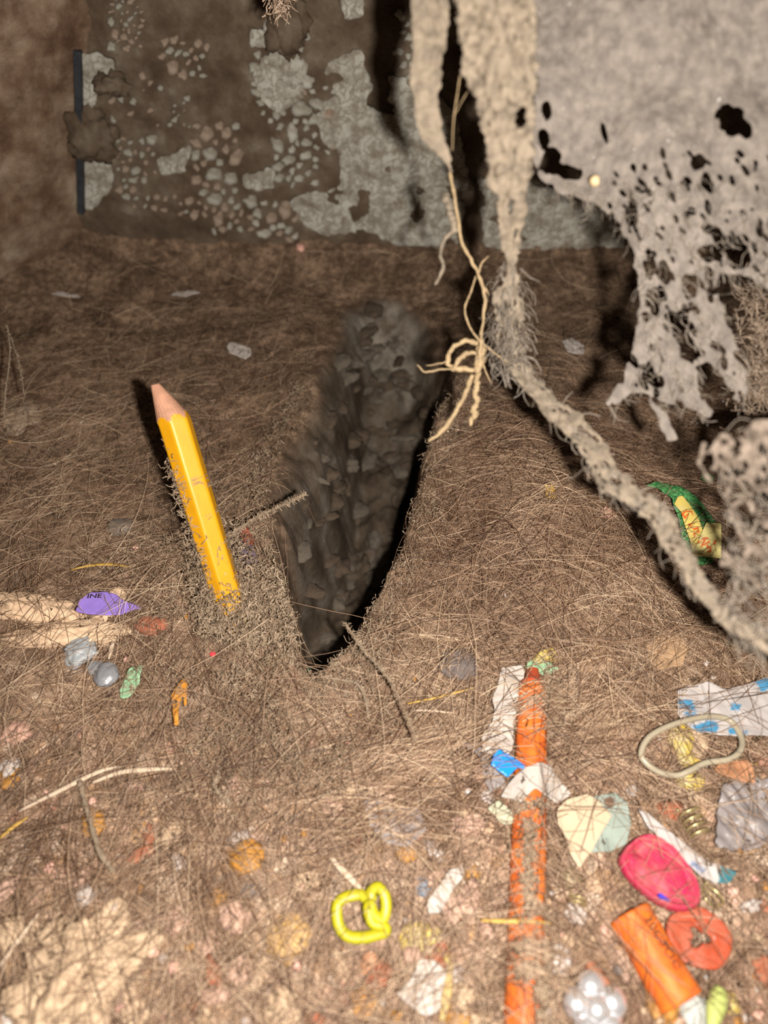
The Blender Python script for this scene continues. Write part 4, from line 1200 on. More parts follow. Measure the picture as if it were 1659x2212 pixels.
for h_ in [(1128, 253, 15, 25, .1), (1578, 258, 30, 36, -.5), (1612, 280, 14, 18, 0), (1508, 352, 15, 20, .5), (1528, 395, 12, 24, -.4), (1305, 288, 6, 22, -.25), (1535, 547, 24, 20, .2), (1590, 545, 40, 26, .9),
           (1550, 512, 12, 26, -.4), (1368, 450, 9, 36, -.15), (1190, 350, 22, 30, .3), (1225, 372, 40, 16, .2), (1180, 240, 10, 20, 0), (1175, 300, 12, 22, 0), (1095, 35, 14, 16, 0), (1410, 655, 12, 30, -.3),
           (1470, 720, 16, 48, -.45), (1490, 620, 16, 28, -.3), (1412, 820, 28, 16, .5), (1435, 590, 14, 26, -.2), (1490, 760, 22, 20, .3), (1460, 690, 26, 14, .5), (1405, 560, 9, 24, -.2)]:
    cut(FA, *h_)
rs = random.Random(5)
for i in range(330):
    t = rs.random(); cx = rs.uniform(1170, 1700); cy = rs.uniform(330, 900)
    lim = 300 + max(0, 1500 - cx) * .45
    if cy < lim and rs.random() < .93: continue
    a = rs.uniform(2.5, 7) * (1.1 if cy > 560 else 1); cut(FA, cx, cy, a, a * rs.uniform(1.3, 2.8), -.5 + rs.uniform(-.35, .35))
dA = lambda u, v: np.interp(v, [-260, 0, 400, 900], [126, 127, 134, 142]) + (u - 1300) * -.012 + 2.5 * fbm(u / 160, v / 160, 311, 2)
web = web_piece('cobweb_sheet', FA, xs, ys, dA, .55, M_web, 'large grey dusty cobweb sheet full of holes, hanging on the right', seed=320, thick=.18)

# pale specks of lint caught in the sheet, and one cream pellet
def specks():
    rg = random.Random(11); bm = bmesh.new(); k = 0
    while k < 60:
        u, v = rg.uniform(1180, 1690), rg.uniform(-40, 760)
        if FA[int((v + 260) / 5), int((u - 960) / 5)] < 6: continue
        p = at_depth(u, v, float(dA(np.array([u]), np.array([v]))[0]) - .7); k += 1
        r = rg.uniform(.08, .2) * (2.0 if rg.random() < .1 else 1)
        bmesh.ops.create_icosphere(bm, subdivisions=1, radius=r * MM, matrix=Matrix.Translation(Vector((p - np.array(web['o'])) * MM)) @ Matrix.Rotation(rg.uniform(0, 3), 4, 'X') @ Matrix.Diagonal((1, rg.uniform(.6, 1.4), rg.uniform(.6, 1.4), 1)))
    me = bpy.data.meshes.new('lint_specks'); bm.to_mesh(me); bm.free(); me.materials.append(mat('pale_lint', (.36, .33, .3), .5, .2, .5, .2, spec=.6))
    o = bpy.data.objects.new('lint_specks', me); C.objects.link(o); o.parent = web; o['kind'] = 'stuff'
specks()
def pellet():
    p = at_depth(1285, 390, 131.5); bm = bmesh.new(); bmesh.ops.create_icosphere(bm, subdivisions=3, radius=1)
    V = [p + np.array(v.co) * (.95 + .2 * mnoise.noise(Vector(v.co) * 1.5)) for v in bm.verts]; F = [[v.index for v in f.verts] for f in bm.faces]; bm.free()
    o = mesh_obj('pellet', V, F, mat('cream_pellet', (.50, .37, .22), .6, .15, .5, .3), None, origin=p)
    tag(o, 'small cream pellet caught at the lower left edge of the cobweb sheet', 'pellet')
pellet()

# left hanging strip
xs2 = np.arange(870, 990, 4.0); ys2 = np.arange(-230, 400, 4.0); X2, Y2 = np.meshgrid(xs2, ys2)
FL = sdpoly(X2, Y2, [(886, -300), (890, 100), (884, 180), (898, 228), (906, 290), (925, 318), (950, 335), (972, 376), (980, 372), (962, 305), (945, 232), (950, 170), (962, 100), (972, 30), (975, -300)]) + 8 * fbm(X2 / 18, Y2 / 26, 331, 4)
strip = web_piece('cobweb_strip', FL, xs2, ys2, lambda u, v: 124 + v * .02, 0.8, M_rope, 'narrow beige dust strip hanging leftmost of the webs', seed=335, thick=.3)

# centre strip and the rope running down to the right
xs3 = np.arange(960, 1800, 4.5); ys3 = np.arange(-230, 1520, 4.5); X3, Y3 = np.meshgrid(xs3, ys3)
FB = 10 * fbm(X3 / 60, Y3 / 70, 348, 2) + sdpoly(X3, Y3, [(972, -300), (984, 40), (1008, 160), (1036, 290), (1058, 400), (1084, 480), (1100, 560), (1096, 592), (1070, 640), (1064, 700), (1078, 770), (1105, 800), (1128, 770), (1124, 700), (1128, 630), (1118, 590), (1124, 540), (1138, 430), (1146, 330), (1158, 200), (1160, -300)])
FR = sdline(X3, Y3, [(1100, 735, 24), (1122, 800, 19), (1178, 868, 20), (1240, 925, 26), (1288, 975, 27), (1315, 1040, 25), (1368, 1075, 21), (1420, 1112, 20), (1458, 1180, 20), (1502, 1255, 18), (1560, 1330, 18), (1660, 1395, 18), (1780, 1455, 18)])
FC = np.maximum(FB, FR) + 11 * fbm(X3 / 15 - Y3 / 40, Y3 / 30, 341, 4)
X, Y = X3, Y3
for h_ in [(1125, 252, 13, 24, .1), (1100, 690, 6, 14, 0), (1095, 660, 5, 12, 0), (1115, 700, 5, 16, 0), (1262, 935, 16, 6, .5), (1285, 950, 10, 6, .6), (1330, 1050, 14, 6, .6), (1085, 720, 5, 10, 0), (1112, 500, 3, 26, .1), (1104, 445, 4, 22, .1)]:
    cut(FC, *h_)
for i in range(90):
    if i < 35: q = (rs.uniform(1070, 1130), rs.uniform(600, 800))
    else:
        tt = rs.random(); k_ = [(1122, 800), (1240, 925), (1315, 1040), (1420, 1112), (1502, 1255), (1660, 1395)]; jx = min(4, int(tt * 5)); f = tt * 5 - jx
        q = (k_[jx][0] * (1 - f) + k_[jx + 1][0] * f + rs.uniform(-22, 22), k_[jx][1] * (1 - f) + k_[jx + 1][1] * f + rs.uniform(-14, 14))
    a = rs.uniform(2.5, 5); cut(FC, q[0], q[1], a * rs.uniform(1.2, 2.4), a, .9 if i >= 35 else 1.5)
dC = lambda u, v: np.interp(v, [-230, 0, 400, 760, 1060, 1400], [115, 116, 128, 150, 134, 120]) + 0 * u
rope = web_piece('cobweb_rope', FC, xs3, ys3, dC, 1.5, M_rope, 'long beige cobweb rope hanging from above and slanting down to the right', seed=345, thick=.5)

# lower right patch and the torn net below it
xs4 = np.arange(1380, 1800, 3.5); ys4 = np.arange(860, 1460, 3.5); X, Y = np.meshgrid(xs4, ys4)
FD = sdpoly(X, Y, [(1528, 975), (1555, 935), (1600, 945), (1625, 908), (1660, 905), (1780, 890), (1780, 1160), (1700, 1110), (1660, 1070), (1610, 1048), (1560, 1035), (1535, 1010)])
for pl in ([(1550, 1010, 6.8), (1570, 1060, 6.1), (1585, 1110, 8.2), (1600, 1150, 9.5), (1640, 1200, 8.8), (1720, 1260, 8.2)], [(1600, 1040, 6.1), (1620, 1090, 8.8), (1660, 1130, 10.9), (1760, 1180, 10.9)],
           [(1600, 1080, 6.8), (1575, 1100, 4.8), (1560, 1120, 3.4)], [(1560, 1190, 5.4), (1600, 1230, 8.8), (1640, 1260, 8.2), (1700, 1290, 8.2)], [(1560, 1215, 4.1), (1590, 1222, 6.1), (1620, 1230, 6.8)],
           [(1590, 1260, 6.8), (1580, 1310, 6.1), (1620, 1350, 5.4), (1700, 1370, 5.4)], [(1520, 960, 4.1), (1510, 1000, 3.4), (1535, 1040, 3.4)], [(1640, 1080, 5.4), (1620, 1170, 6.1), (1600, 1230, 5.4)],
           [(1660, 1160, 6.1), (1640, 1260, 5.4), (1600, 1300, 4.8)]):
    FD = np.maximum(FD, sdline(X, Y, pl))
FD = FD + 5 * fbm(X / 14, Y / 14, 351, 4)
for i in range(110):
    a = rs.uniform(3, 8); cut(FD, rs.uniform(1530, 1720), rs.uniform(930, 1120), a, a * rs.uniform(1, 2), -.5)
cut(FD, 1528, 1150, 42, 62, .1); cut(FD, 1480, 1090, 60, 40, .3)
patch = web_piece('cobweb_net', FD, xs4, ys4, lambda u, v: 118 + (v - 1000) * .02 + 5 * fbm(u / 60, v / 60, 357, 2), .9, M_net, 'torn lacy cobweb net at the right edge in front of the green wrapper', seed=355, thick=.3)

def fibres(parent, name, gen, n, s, r0, r1, m, seed):
    """loose fibres in a web; gen(rg) gives start pixel, end pixel, depth"""
    rg = random.Random(seed); P = np.zeros((n, s, 3)); R = np.zeros((n, s))
    for i in range(n):
        (u0, v0), (u1, v1), z = gen(rg)
        bend = rg.uniform(-.25, .25); L_ = math.hypot(u1 - u0, v1 - v0)
        for k_ in range(s):
            t = k_ / (s - 1); b_ = math.sin(math.pi * t) * bend * L_
            u = u0 + (u1 - u0) * t + b_ * (v1 - v0) / (L_ + 1e-6); v = v0 + (v1 - v0) * t - b_ * (u1 - u0) / (L_ + 1e-6)
            u += rg.gauss(0, .05 * L_ / 4); v += rg.gauss(0, .05 * L_ / 4)
            P[i, k_] = at_depth(u, v, z + rg.uniform(-.6, .6))
        R[i] = rg.uniform(r0, r1)
    o = strands(name, P, R, m, np.array([rg.random() for _ in range(n)]), parent)
    o['kind'] = 'stuff'
    return o
def g_rope(rg):
    k_ = [(1100, 560), (1098, 700), (1122, 800), (1240, 925), (1315, 1040), (1420, 1112), (1502, 1255), (1660, 1395)]
    j = rg.randrange(7); f = rg.random(); u = k_[j][0] * (1 - f) + k_[j + 1][0] * f; v = k_[j][1] * (1 - f) + k_[j + 1][1] * f
    dx, dy = k_[j + 1][0] - k_[j][0], k_[j + 1][1] - k_[j][1]; L_ = math.hypot(dx, dy); l = rg.uniform(15, 60)
    u += rg.gauss(0, 13); v += rg.gauss(0, 9)
    a = rg.gauss(0, .5); dx, dy = dx / L_, dy / L_; dx, dy = dx * math.cos(a) - dy * math.sin(a), dx * math.sin(a) + dy * math.cos(a)
    return (u, v), (u + dx * l, v + dy * l), float(dC(u, v)) - .8
fibres(rope, 'loose_fibres', g_rope, 420, 6, .05, .1, M_fib, 1)
def g_fray(rg):
    u = rg.uniform(1055, 1140); v = rg.uniform(600, 790); l = rg.uniform(15, 60); a = 1.57 + rg.gauss(0, .6)
    return (u, v), (u + l * math.cos(a), v + l * math.sin(a)), 148 + rg.uniform(-3, 2)
fibres(rope, 'frayed_fibres', g_fray, 240, 6, .04, .08, M_fib, 2)
def g_sheet(rg):
    u = rg.uniform(1180, 1690); v = rg.uniform(380, 900); l = rg.uniform(15, 50); a = 1.05 + rg.gauss(0, .7)
    return (u, v), (u + l * math.cos(a), v + l * math.sin(a)), float(dA(np.array([u]), np.array([v]))[0]) - .5
def g_sheet_in(rg):
    while True:
        q = g_sheet(rg); u, v = q[0]
        j = int((v + 260) / 5); i = int((u - 960) / 5)
        if FA[j, i] > -3: return q
fibres(web, 'loose_fibres', g_sheet_in, 700, 5, .04, .09, M_fib, 3)
def g_net(rg):
    u = rg.uniform(1560, 1700); v = rg.uniform(930, 1400); l = rg.uniform(20, 70); a = .9 + rg.gauss(0, .8)
    return (u, v), (u + l * math.cos(a), v + l * math.sin(a)), 119 + rg.uniform(-2, 3)
fibres(patch, 'loose_fibres', g_net, 260, 6, .05, .1, M_fib, 4)

# fuzzy tangle at the right edge above the net
def g_fuzz(rg):
    u = rg.gauss(1640, 26); v = rg.uniform(580, 930); l = rg.uniform(15, 60); a = rg.uniform(0, 6.28)
    return (u, v), (u + l * math.cos(a), v + l * math.sin(a)), 150 + rg.uniform(-5, 5)
tg = thing('fluff_tangle', at_depth(1640, 760, 150), 'fuzzy brown fibre tangle hanging at the right edge behind the cobweb sheet', 'cobweb')
fibres(tg, 'tangled_fibres', g_fuzz, 420, 7, .05, .1, strand_mat('tangle_fibre', [(0, (.17, .125, .09)), (1, (.34, .26, .2))], .7, .2), 5)

# golden root-like strand with curling ends
t = thing('root_strand', at_depth(1040, 760, 150), 'thin golden rootlike strand with curling branches, hanging beside the web rope', 'strand')
def rootpiece(name, pxpts, r, z0, wob=.25, m=None, z1=None):
    pts = [at_depth(px, py, z0 + ((z1 or z0) - z0) * i / max(1, len(pxpts) - 1)) for i, (px, py) in enumerate(pxpts)]
    rr = np.array([r] * len(pts)); rr[-1] *= .5
    return tube(name, pts, rr, m or M_gold, t, sides=7, smooth=6, wob=wob, seed=len(pxpts), origin=pts[0])
rootpiece('main_stem', [(972, 372), (985, 450), (1000, 530), (1020, 565), (1036, 600), (1048, 640), (1044, 690), (1038, 740), (1036, 770), (1034, 800), (1030, 830)], .32, 138, .35, z1=151)
rootpiece('knot', [(1036, 735), (1040, 765), (1034, 790), (1030, 805)], 1.05, 150, .4)
rootpiece('branch', [(1036, 745), (1010, 736), (985, 746), (970, 765), (968, 785), (980, 797)], .5, 150, .3)
rootpiece('branch', [(980, 797), (995, 775), (1012, 762), (1030, 765)], .5, 149, .3)
rootpiece('branch', [(975, 795), (1000, 798), (1028, 800)], .65, 150, .3)
rootpiece('branch', [(975, 797), (945, 800), (918, 803), (900, 787)], .2, 150, .2)
rootpiece('branch', [(965, 780), (950, 786), (920, 790)], .16, 150, .2)
rootpiece('tail', [(1020, 810), (1010, 840), (995, 870), (975, 905), (950, 935), (925, 953)], .5, 151, .25)
rootpiece('tail', [(1032, 805), (1034, 830), (1024, 850), (1030, 868), (1020, 885), (1024, 900), (1014, 920)], .6, 151, .7)
rootpiece('branch', [(1034, 590), (1040, 570), (1056, 552)], .22, 147, .1)
rootpiece('hair_loop', [(1030, 590), (1018, 630), (1004, 665), (1012, 700), (1035, 735), (1065, 760), (1098, 785)], .2, 147, .1)
rootpiece('branch', [(1046, 620), (1062, 648), (1068, 672)], .22, 149, .1)
rootpiece('branch', [(1040, 770), (1048, 800), (1062, 830)], .16, 150, .1)
t2 = thing('dust_thread', at_depth(965, 425, 140), 'small curling pinkish dust thread below the leftmost web strip', 'strand')
t = t2
rootpiece('lumpy_thread', [(962, 420), (970, 440), (972, 462), (980, 480), (984, 492), (974, 502)], .75, 140, .7, M_rope)
rootpiece('curl', [(974, 502), (958, 522), (951, 552), (958, 572), (952, 592), (940, 615)], .35, 140, .12, M_rope)
straw_hair = thing('web_hair', at_depth(1000, 130, 128), 'single golden hair spanning the gap between two web strips', 'hair')
t = straw_hair
rootpiece('hair', [(1000, 120), (990, 190), (980, 260), (977, 325)], .12, 128, .05)
rootpiece('hair', [(1015, 190), (1000, 215), (984, 245)], .08, 128, .03)

# hairy tuft at the top
tuft = thing('hair_tuft', at_depth(605, 0, 178), 'beige hairy tuft hanging from above at the top edge', 'lint')
def g_tuft(rg):
    u = rg.gauss(604, 11); v = rg.uniform(-130, 25); a = 1.57 + rg.gauss(0, .7); l = rg.uniform(12, 36)
    return (u, v), (u + l * math.cos(a), v + l * math.sin(a)), 178 + rg.uniform(-4, 4)
fibres(tuft, 'tuft_fibres', g_tuft, 420, 6, .1, .2, strand_mat('tuft_fibre', [(0, (.3, .2, .14)), (1, (.55, .42, .32))], .7, .2), 6)

# ------------------------------------------------------------------ dusty twigs
M_dust = strand_mat('dust_fluff_fibre', [(0, (.22, .155, .105)), (.5, (.35, .258, .18)), (1, (.50, .385, .28))], .95, .1)
M_twig = mat('dust_coated_twig', (.25, .19, .135), .95, .3, 1.0, .8, 2.0)
def dusty_twig(pts, r, n, label, name='dusty_twig', bl=1.6):
    pts = np.asarray(pts, float)
    t = thing(name, pts[0], label, 'twig')
    tube('stem', pts, r, M_twig, t, sides=7, smooth=7, wob=.3, seed=3, origin=pts[0])
    C_ = catmull(pts, 20); idx = rng.integers(0, len(C_), n); s = 4
    d = rng.normal(size=(n, 3)); d /= np.linalg.norm(d, axis=1, keepdims=True)
    L_ = rng.uniform(.4, 1, n) * bl
    P = C_[idx][:, None, :] + d[:, None, :] * (L_[:, None] * np.linspace(0, 1, s)[None, :])[..., None] + rng.normal(scale=.18, size=(n, s, 3)) * np.linspace(0, 1, s)[None, :, None]
    o = strands('dust_bristles', P, np.tile(np.linspace(.12, .06, s), (n, 1)), M_dust, rng.random(n), t); o['kind'] = 'stuff'
def pts_d(l): return [at_depth(*q) for q in l]
dusty_twig(pts_d([(470, 1180, 190), (520, 1140, 190), (555, 1118, 189), (600, 1096, 187), (660, 1068, 184)]), .32, 420, 'dust-coated twig jutting over the hole right of the pencil')
dusty_twig(pts_d([(845, 1475, 160), (820, 1440, 162), (790, 1410, 165), (765, 1375, 168), (745, 1345, 171)]), .3, 260, 'dust-coated twig with a pale end rising at the lower right rim', bl=1.2)
dusty_twig(pts_d([(845, 1475, 160), (880, 1550, 154), (900, 1600, 150)]), .16, 60, 'thin dusty thread trailing down from the rim twig', bl=.8)
dusty_twig([hit(715, 1475) + [0, 0, 2], hit(770, 1495) + [0, 0, 4], hit(790, 1530) + [0, 0, 4], hit(798, 1570) + [0, 0, 2]], .35, 160, 'curved dusty twig in front of the hole', bl=1.2)
dusty_twig([hit(470, 1650) + [0, 0, 2], hit(480, 1690) + [0, 0, 5], hit(472, 1720) + [0, 0, 5], hit(500, 1745) + [0, 0, 2]], .3, 140, 'pale bent dusty twig on the fluff at lower middle', bl=1.0)
dusty_twig([hit(180, 1700) + [0, 0, 3], hit(205, 1780) + [0, 0, 4], hit(225, 1850) + [0, 0, 4], hit(250, 1890) + [0, 0, 2]], .55, 220, 'dark thick dusty twig on the left front hair', bl=1.0)
dusty_twig(pts_d([(15, 700, 225), (22, 760, 222), (14, 830, 218), (8, 900, 215)]), .22, 60, 'thin hanging dusty thread by the left wall', bl=.9)
dusty_twig(pts_d([(20, 720, 225), (40, 780, 222), (52, 850, 218)]), .18, 40, 'second thin dusty thread by the left wall, slanting right', bl=.9)

for zp, zl in (([(1228, 2212), (1228, 2150), (1280, 2120), (1340, 2140), (1360, 2212)], 2), ([(1060, 1652), (1066, 1634), (1077, 1619), (1142, 1662), (1097, 1678)], 4), ([(1455, 1070), (1480, 1070), (1560, 1130), (1556, 1200), (1495, 1200)], 5),
               ([(722, 1912), (838, 1912), (838, 2035), (722, 2035)], 2), ([(1340, 1850), (1380, 1805), (1440, 1820), (1510, 1925), (1500, 1968), (1400, 1940)], 3), ([(1318, 1975), (1370, 1945), (1520, 2150), (1455, 2190)], 4), ([(160, 1320), (200, 1275), (280, 1300), (262, 1330)], 3),
               ([(1440, 1990), (1500, 1962), (1580, 2030), (1570, 2090), (1480, 2070)], 3), ([(1526, 2212), (1545, 2130), (1575, 2150), (1570, 2212)], 3), ([(1465, 1520), (1530, 1474), (1700, 1460), (1700, 1590), (1540, 1588)], 2), ([(1210, 1750), (1290, 1720), (1360, 1740), (1340, 1840), (1255, 1870)], 2),
               ([(150, 1440), (180, 1395), (262, 1460), (230, 1495)], 3), ([(1085, 1442), (1130, 1436), (1133, 1470), (1106, 1620), (1042, 1622)], 3)):
    keep_clear(ground_poly(zp, zl))

# ------------------------------------------------------------------ hair mat and dust fluff (uncountable)
def visible_xy(n, ymax=284):
    y = rng.uniform(8, ymax, n * 3); hw = np.interp(y, [8, 284], [70, 172])
    x = rng.uniform(-1, 1, n * 3) * hw
    ok = (x > y - 402) & (x < 158)
    return x[ok], y[ok]

ROOT = {}
def hair_mat(name, n, lens, rads, cover, wfun, seed, m, lift=(0.2, 1.6), arch=2.0, curv=.05, angle=None, label=None):
    x, y = visible_xy(n)
    keep = rng.random(len(x)) < wfun(x, y); x, y = x[keep][:n], y[keep][:n]
    n = len(x); s = 8
    L_ = lens[0] + (lens[1] - lens[0]) * rng.random(n) ** 1.6
    th = rng.uniform(0, 2 * math.pi, n) if angle is None else angle(x, y)
    ku = rng.normal(scale=curv, size=n); dk = rng.normal(scale=curv * .5, size=n)
    P = np.zeros((n, s, 3)); cx, cy = x.copy(), y.copy(); P[:, 0, 0] = cx; P[:, 0, 1] = cy
    for i in range(1, s):
        st = L_ / (s - 1)
        th = th + (ku + dk * (i / s - .5)) * st + rng.normal(scale=.05, size=n)
        cx = cx + np.cos(th) * st; cy = cy + np.sin(th) * st
        P[:, i, 0] = cx; P[:, i, 1] = cy
    P[..., 1] = np.minimum(P[..., 1], WALLY - 4); P[..., 0] = np.clip(np.maximum(P[..., 0], P[..., 1] - 404), -185, 158)
    hB = samp(Hs, P[..., 0], P[..., 1]); hT = samp(HT, P[..., 0], P[..., 1])
    over = rng.random(n) < cover
    hz = np.where(over[:, None], np.maximum(hT, hB), hB)
    t = np.linspace(0, 1, s)[None, :]
    # a stiff hair bridges dips: never follow the ground far below its own ends
    chord = hz[:, :1] * (1 - t) + hz[:, -1:] * t
    hz = np.maximum(hz, chord - 1.5)
    for _ in range(2): hz[:, 1:-1] = np.maximum(hz[:, 1:-1], (hz[:, :-2] + hz[:, 2:]) / 2)
    P[..., 2] = hz + rng.uniform(lift[0], lift[1], n)[:, None] + (rng.random(n) ** 2 * arch)[:, None] * np.sin(math.pi * t) + rng.normal(scale=.12, size=(n, s))
    inside = (samp(SD, P[..., 0], P[..., 1]) > 2.5).mean(axis=1)
    ok = (inside < .12) | ((inside < .4) & (rng.random(n) < .12))
    cl = samp(CLEAR, P[..., 0], P[..., 1]).max(axis=1) > .5
    ok &= ~(cl & (rng.random(n) < .62) & (over | (lift[1] > 1.5)))
    P = P[ok]; n = len(P)
    R = rng.uniform(rads[0], rads[1], n)[:, None] * (1 - .55 * np.abs(t - .45) * 1.2)
    par = ROOT.get('r')
    o = strands(name, P, np.broadcast_to(R, P.shape[:2]), m, np.clip(rng.random(n) * .85 + .3 * fbm(P[:, 3, 0] / 14, P[:, 3, 1] / 14, 900, 4) + .07, 0, 1), par)
    o['kind'] = 'stuff'; o['label'] = label
    if par is None: o['o'] = [0, 0, 0]; ROOT['r'] = o
    return o

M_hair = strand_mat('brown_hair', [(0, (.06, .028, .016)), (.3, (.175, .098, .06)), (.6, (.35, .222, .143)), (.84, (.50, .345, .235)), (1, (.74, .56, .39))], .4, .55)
M_hair2 = strand_mat('dusty_hair', [(0, (.16, .115, .08)), (.5, (.25, .18, .128)), (1, (.38, .29, .22))], .75, .3)
wmap = lambda x, y: np.clip(.55 + .5 * np.exp(-(((x - 45) / 40) ** 2 + ((y - 130) / 45) ** 2)) - .45 * sstep(185, 235, y) - .2 * ((y < 85) & (x > 10)), .1, 1)
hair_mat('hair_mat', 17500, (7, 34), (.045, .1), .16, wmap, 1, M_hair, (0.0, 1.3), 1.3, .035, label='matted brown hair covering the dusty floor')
ang = lambda x, y: np.where(rng.random(len(x)) < .65, rng.normal(.05, .45, len(x)), rng.uniform(0, 6.28, len(x)))
w2 = lambda x, y: np.clip(np.exp(-(((x - 48) / 34) ** 2 + ((y - 128) / 42) ** 2)), 0, 1)
hair_mat('mound_hair', 7000, (10, 34), (.045, .105), .5, w2, 2, M_hair, (.6, 3.4), 2.6, .03, ang, 'tangled brown hair heaped on the mound right of the hole')
w3 = lambda x, y: np.clip((y < 130) * .8 + .15 * (y < 190), 0, 1)
hair_mat('loose_hair', 2200, (18, 52), (.04, .075), .7, w3, 3, M_hair, (1.0, 3.6), 4.5, .022, label='long loose hairs lying over the litter')

def bundle(pxa, pxb, n, spread, seed):
    rg = np.random.default_rng(seed); s_ = 9; P = np.zeros((n, s_, 3))
    A = hit(*pxa)[:2]; B = hit(*pxb)[:2]; d = B - A; L_ = np.linalg.norm(d); d = d / L_; nn = np.array([-d[1], d[0]])
    for i in range(n):
        a0 = rg.uniform(-.15, .5) * L_; l = rg.uniform(.35, .8) * L_; o0 = rg.normal() * spread; sl = rg.normal() * .22; cv = rg.normal() * .02
        for k_ in range(s_):
            t_ = k_ / (s_ - 1) * l
            P[i, k_, :2] = A + d * (a0 + t_) + nn * (o0 + sl * t_ + cv * t_ * t_)
    h_ = np.maximum(samp(HT, P[..., 0], P[..., 1]), samp(Hs, P[..., 0], P[..., 1]))
    for _ in range(3): h_[:, 1:-1] = np.maximum(h_[:, 1:-1], (h_[:, :-2] + h_[:, 2:]) / 2)
    P[..., 2] = h_ + rg.uniform(.2, 1.8, n)[:, None] + rg.random(n)[:, None] * 1.5 * np.sin(math.pi * np.linspace(0, 1, s_))[None]
    o = strands('hair_bundle', P, np.repeat(rg.uniform(.04, .08, (n, 1)), s_, 1), M_hair, rg.random(n), ROOT['r']); o['kind'] = 'stuff'
for q in [((1125, 1560), (1340, 1475), 130, 3.0, 1), ((1115, 1555), (1290, 1500), 70, 1.6, 2), ((1180, 1500), (1330, 1470), 90, 3.0, 3), ((1000, 1980), (1260, 2020), 24, 3.0, 6),
          ((1080, 2072), (1240, 2066), 26, .7, 7), ((1060, 2118), (1250, 2122), 26, .8, 8), ((760, 1700), (1010, 1610), 200, 4.0, 9), ((860, 1650), (1080, 1600), 120, 3.0, 10),
          ((640, 1800), (1000, 1760), 160, 5.0, 11), ((1190, 1620), (1420, 1480), 160, 5.0, 12)]:
    bundle(*q)

def fluff_patch(pxpoly, n, hgt, seed):
    rg = np.random.default_rng(seed); c = np.array(pxpoly, float).mean(0); P0 = np.array([hit(*q)[:2] for q in pxpoly])
    lo, hi = P0.min(0), P0.max(0); x = rg.uniform(lo[0], hi[0], n * 3); y = rg.uniform(lo[1], hi[1], n * 3)
    ok = sdpoly(x, y, P0) + 1.2 * fbm(x / 2, y / 2, seed, 3) > 0; x, y = x[ok][:n], y[ok][:n]; n = len(x)
    P = np.zeros((n, 6, 3)); P[:, 0] = np.column_stack([x, y, np.maximum(samp(HT, x, y), samp(Hs, x, y)) + rg.random(n) * hgt])
    for i in range(1, 6): P[:, i] = P[:, i - 1] + rg.normal(scale=.4, size=(n, 3))
    o = strands('fluff_clump', P, rg.uniform(.06, .15, (n, 6)), M_dust, rg.random(n), ROOT['r']); o['kind'] = 'stuff'
FP = [([(1172, 1475), (1230, 1460), (1260, 1540), (1190, 1600), (1172, 1540)], 700, 2.5), ([(1100, 1752), (1190, 1752), (1190, 1778), (1100, 1780)], 150, 1.0), ([(1124, 1800), (1144, 1800), (1140, 1985), (1124, 1985)], 380, .5),
      ([(1105, 1990), (1150, 1975), (1195, 2000), (1190, 2012), (1150, 1998)], 60, .8), ([(1105, 2060), (1190, 2056), (1190, 2076), (1105, 2076)], 170, .5), ([(1105, 2108), (1185, 2100), (1185, 2124), (1105, 2124)], 170, .5),
      ([(1150, 2140), (1190, 2140), (1190, 2220), (1145, 2220)], 150, .8), ([(1110, 1546), (1176, 1534), (1172, 1552), (1112, 1562)], 110, .8), ([(420, 1210), (520, 1190), (560, 1330), (540, 1420), (440, 1400)], 2600, 9.0),
      ([(500, 1260), (600, 1240), (640, 1360), (640, 1440), (540, 1420)], 1800, 6.0)]

def fluff(name, n, wf, hgt, rads, seg, label, seed, spread=1.0, m=None):
    x, y = visible_xy(n * 2)
    keep = rng.random(len(x)) < wf(x, y); x, y = x[keep][:n], y[keep][:n]; n = len(x)
    P = np.zeros((n, seg, 3)); hz = samp(HT, x, y)
    clump = np.clip(vnoise(x / 4.2, y / 4.2, 611) * .9 + .55 * vnoise(x / 1.7, y / 1.7, 617) + .25, 0, 1.6)
    P[:, 0] = np.column_stack([x, y, hz + rng.random(n) * hgt * clump])
    for i in range(1, seg):
        P[:, i] = P[:, i - 1] + rng.normal(scale=.4 * spread, size=(n, 3)) + np.array([0, 0, .05])
    z = samp(H, P[..., 0], P[..., 1])
    ok = (samp(SD, P[:, 0, 0], P[:, 0, 1]) < 1.5) & ~((samp(CLEAR, x, y) > .5) & (rng.random(n) < .85)); P = P[ok]; z = z[ok]; n = len(P)
    P[..., 2] = np.maximum(P[..., 2], np.maximum(z, -6) + .05)
    P[..., 1] = np.minimum(P[..., 1], WALLY - 4); P[..., 0] = np.clip(np.maximum(P[..., 0], P[..., 1] - 404), -185, 158)
    R = rng.uniform(rads[0], rads[1], (n, seg))
    o = strands(name, P, R, m or M_dust, np.clip(rng.random(n) * .6 + .35 * np.clip(vnoise(P[:, 0, 0] / 3.0, P[:, 0, 1] / 3.0, 620) + .5, 0, 1), 0, 1), ROOT['r']); o['kind'] = 'stuff'; o['label'] = label
    return o
for i_, q in enumerate(FP): fluff_patch(*q, 40 + i_)
pa = hit(520, 1480); pb = hit(430, 1200); pc_ = hit(640, 1600); pd = hit(850, 1480)
def wfl(x, y):
    g = lambda c, a, b: np.exp(-(((x - c[0]) / a) ** 2 + ((y - c[1]) / b) ** 2))
    edge = np.exp(-((samp(SD, x, y) + 3) / 4.5) ** 2) * (y < 200)
    return np.clip(g(pa, 17, 20) + .8 * g(pb, 15, 20) + .9 * g(pc_, 16, 13) + .45 * g(pd, 14, 14) + .55 * edge, 0, 1)
fluff('dust_fluff', 23000, wfl, 6.0, (.05, .125), 5, 'clumped grey-brown dust fluff round the near rim of the hole', 1)
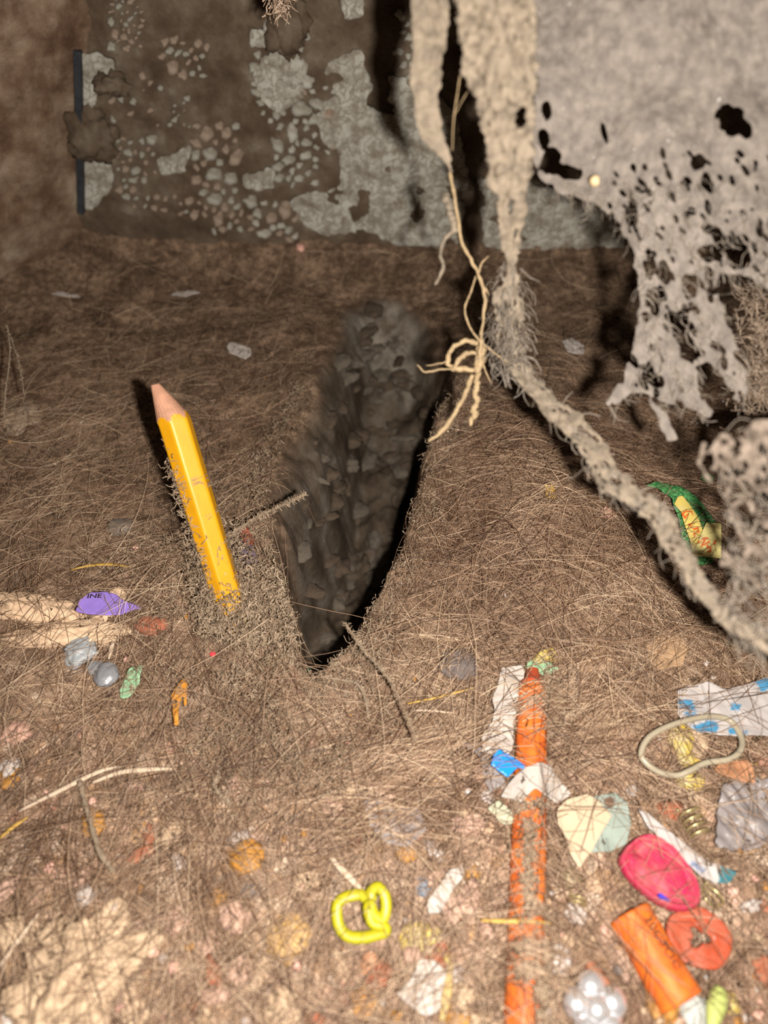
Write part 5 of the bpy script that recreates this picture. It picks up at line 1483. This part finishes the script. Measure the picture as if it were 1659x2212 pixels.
w5 = lambda x, y: np.clip((.75 * (y > 150) + .3) * (1 - 1.1 * w2(x, y)), 0, 1)
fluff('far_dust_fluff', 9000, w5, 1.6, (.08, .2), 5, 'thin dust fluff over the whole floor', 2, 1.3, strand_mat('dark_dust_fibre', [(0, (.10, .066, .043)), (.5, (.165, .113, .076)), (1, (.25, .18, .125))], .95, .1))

# fluff clinging to the pencil
tip = at_depth(352, 826, 169.0); b0 = hit(505, 1332)
n = 6500; t_ = rng.random(n) ** 2.1
def pen_pos(t): return b0 + (tip - b0) * t[:, None]
off = rng.normal(size=(n, 3)); off /= np.linalg.norm(off, axis=1, keepdims=True)
rad = np.where(rng.random(n) < .55, 3.6, rng.uniform(3.6, 10, n) * (1 - .5 * t_))
P = np.zeros((n, 6, 3)); P[:, 0] = pen_pos(t_ * .82 - .05) + off * rad[:, None]
left = P[:, 0, 0] - pen_pos(t_ * .82 - .05)[:, 0]
keep = (t_ < .38 + .2 * vnoise(t_ * 30, off[:, 0] * 3, 5)) | ((left < -1) & (t_ < .97)); P = P[keep]; n = len(P)
for i in range(1, 6): P[:, i] = P[:, i - 1] + rng.normal(scale=.4, size=(n, 3))
o = strands('clinging_fluff', P, rng.uniform(.05, .13, (n, 6)), M_dust, rng.random(n), pencil); o['kind'] = 'stuff'
# single hairs wound round the pencil
ax = (tip - b0) / np.linalg.norm(tip - b0); sd_ = np.cross(ax, [0, 0, 1]); sd_ /= np.linalg.norm(sd_); up_ = np.cross(sd_, ax)
P = []
for t0, k_ in [(.6, 12), (.585, 10), (.45, 6), (.33, 16), (.3, 14), (.22, 18)]:
    for j in range(k_):
        c = b0 + (tip - b0) * (t0 + random.gauss(0, .012)); a0 = random.uniform(-2.4, 2.4); sw = random.uniform(.8, 3.0); sl = random.gauss(0, 2.4)
        P.append([c + ax * sl * (q / 9 - .5) + (4.0 + random.uniform(0, .25)) * (up_ * math.cos(a0 + sw * q / 9) + sd_ * math.sin(a0 + sw * q / 9)) for q in range(10)])
P = np.array(P)
o = strands('wound_hairs', P, np.full(P.shape[:2], .075), M_hair2, rng.random(len(P)), pencil); o['kind'] = 'stuff'

for o in bpy.data.objects:
    for k_ in ('o', 'r'):
        if k_ in o: del o[k_]
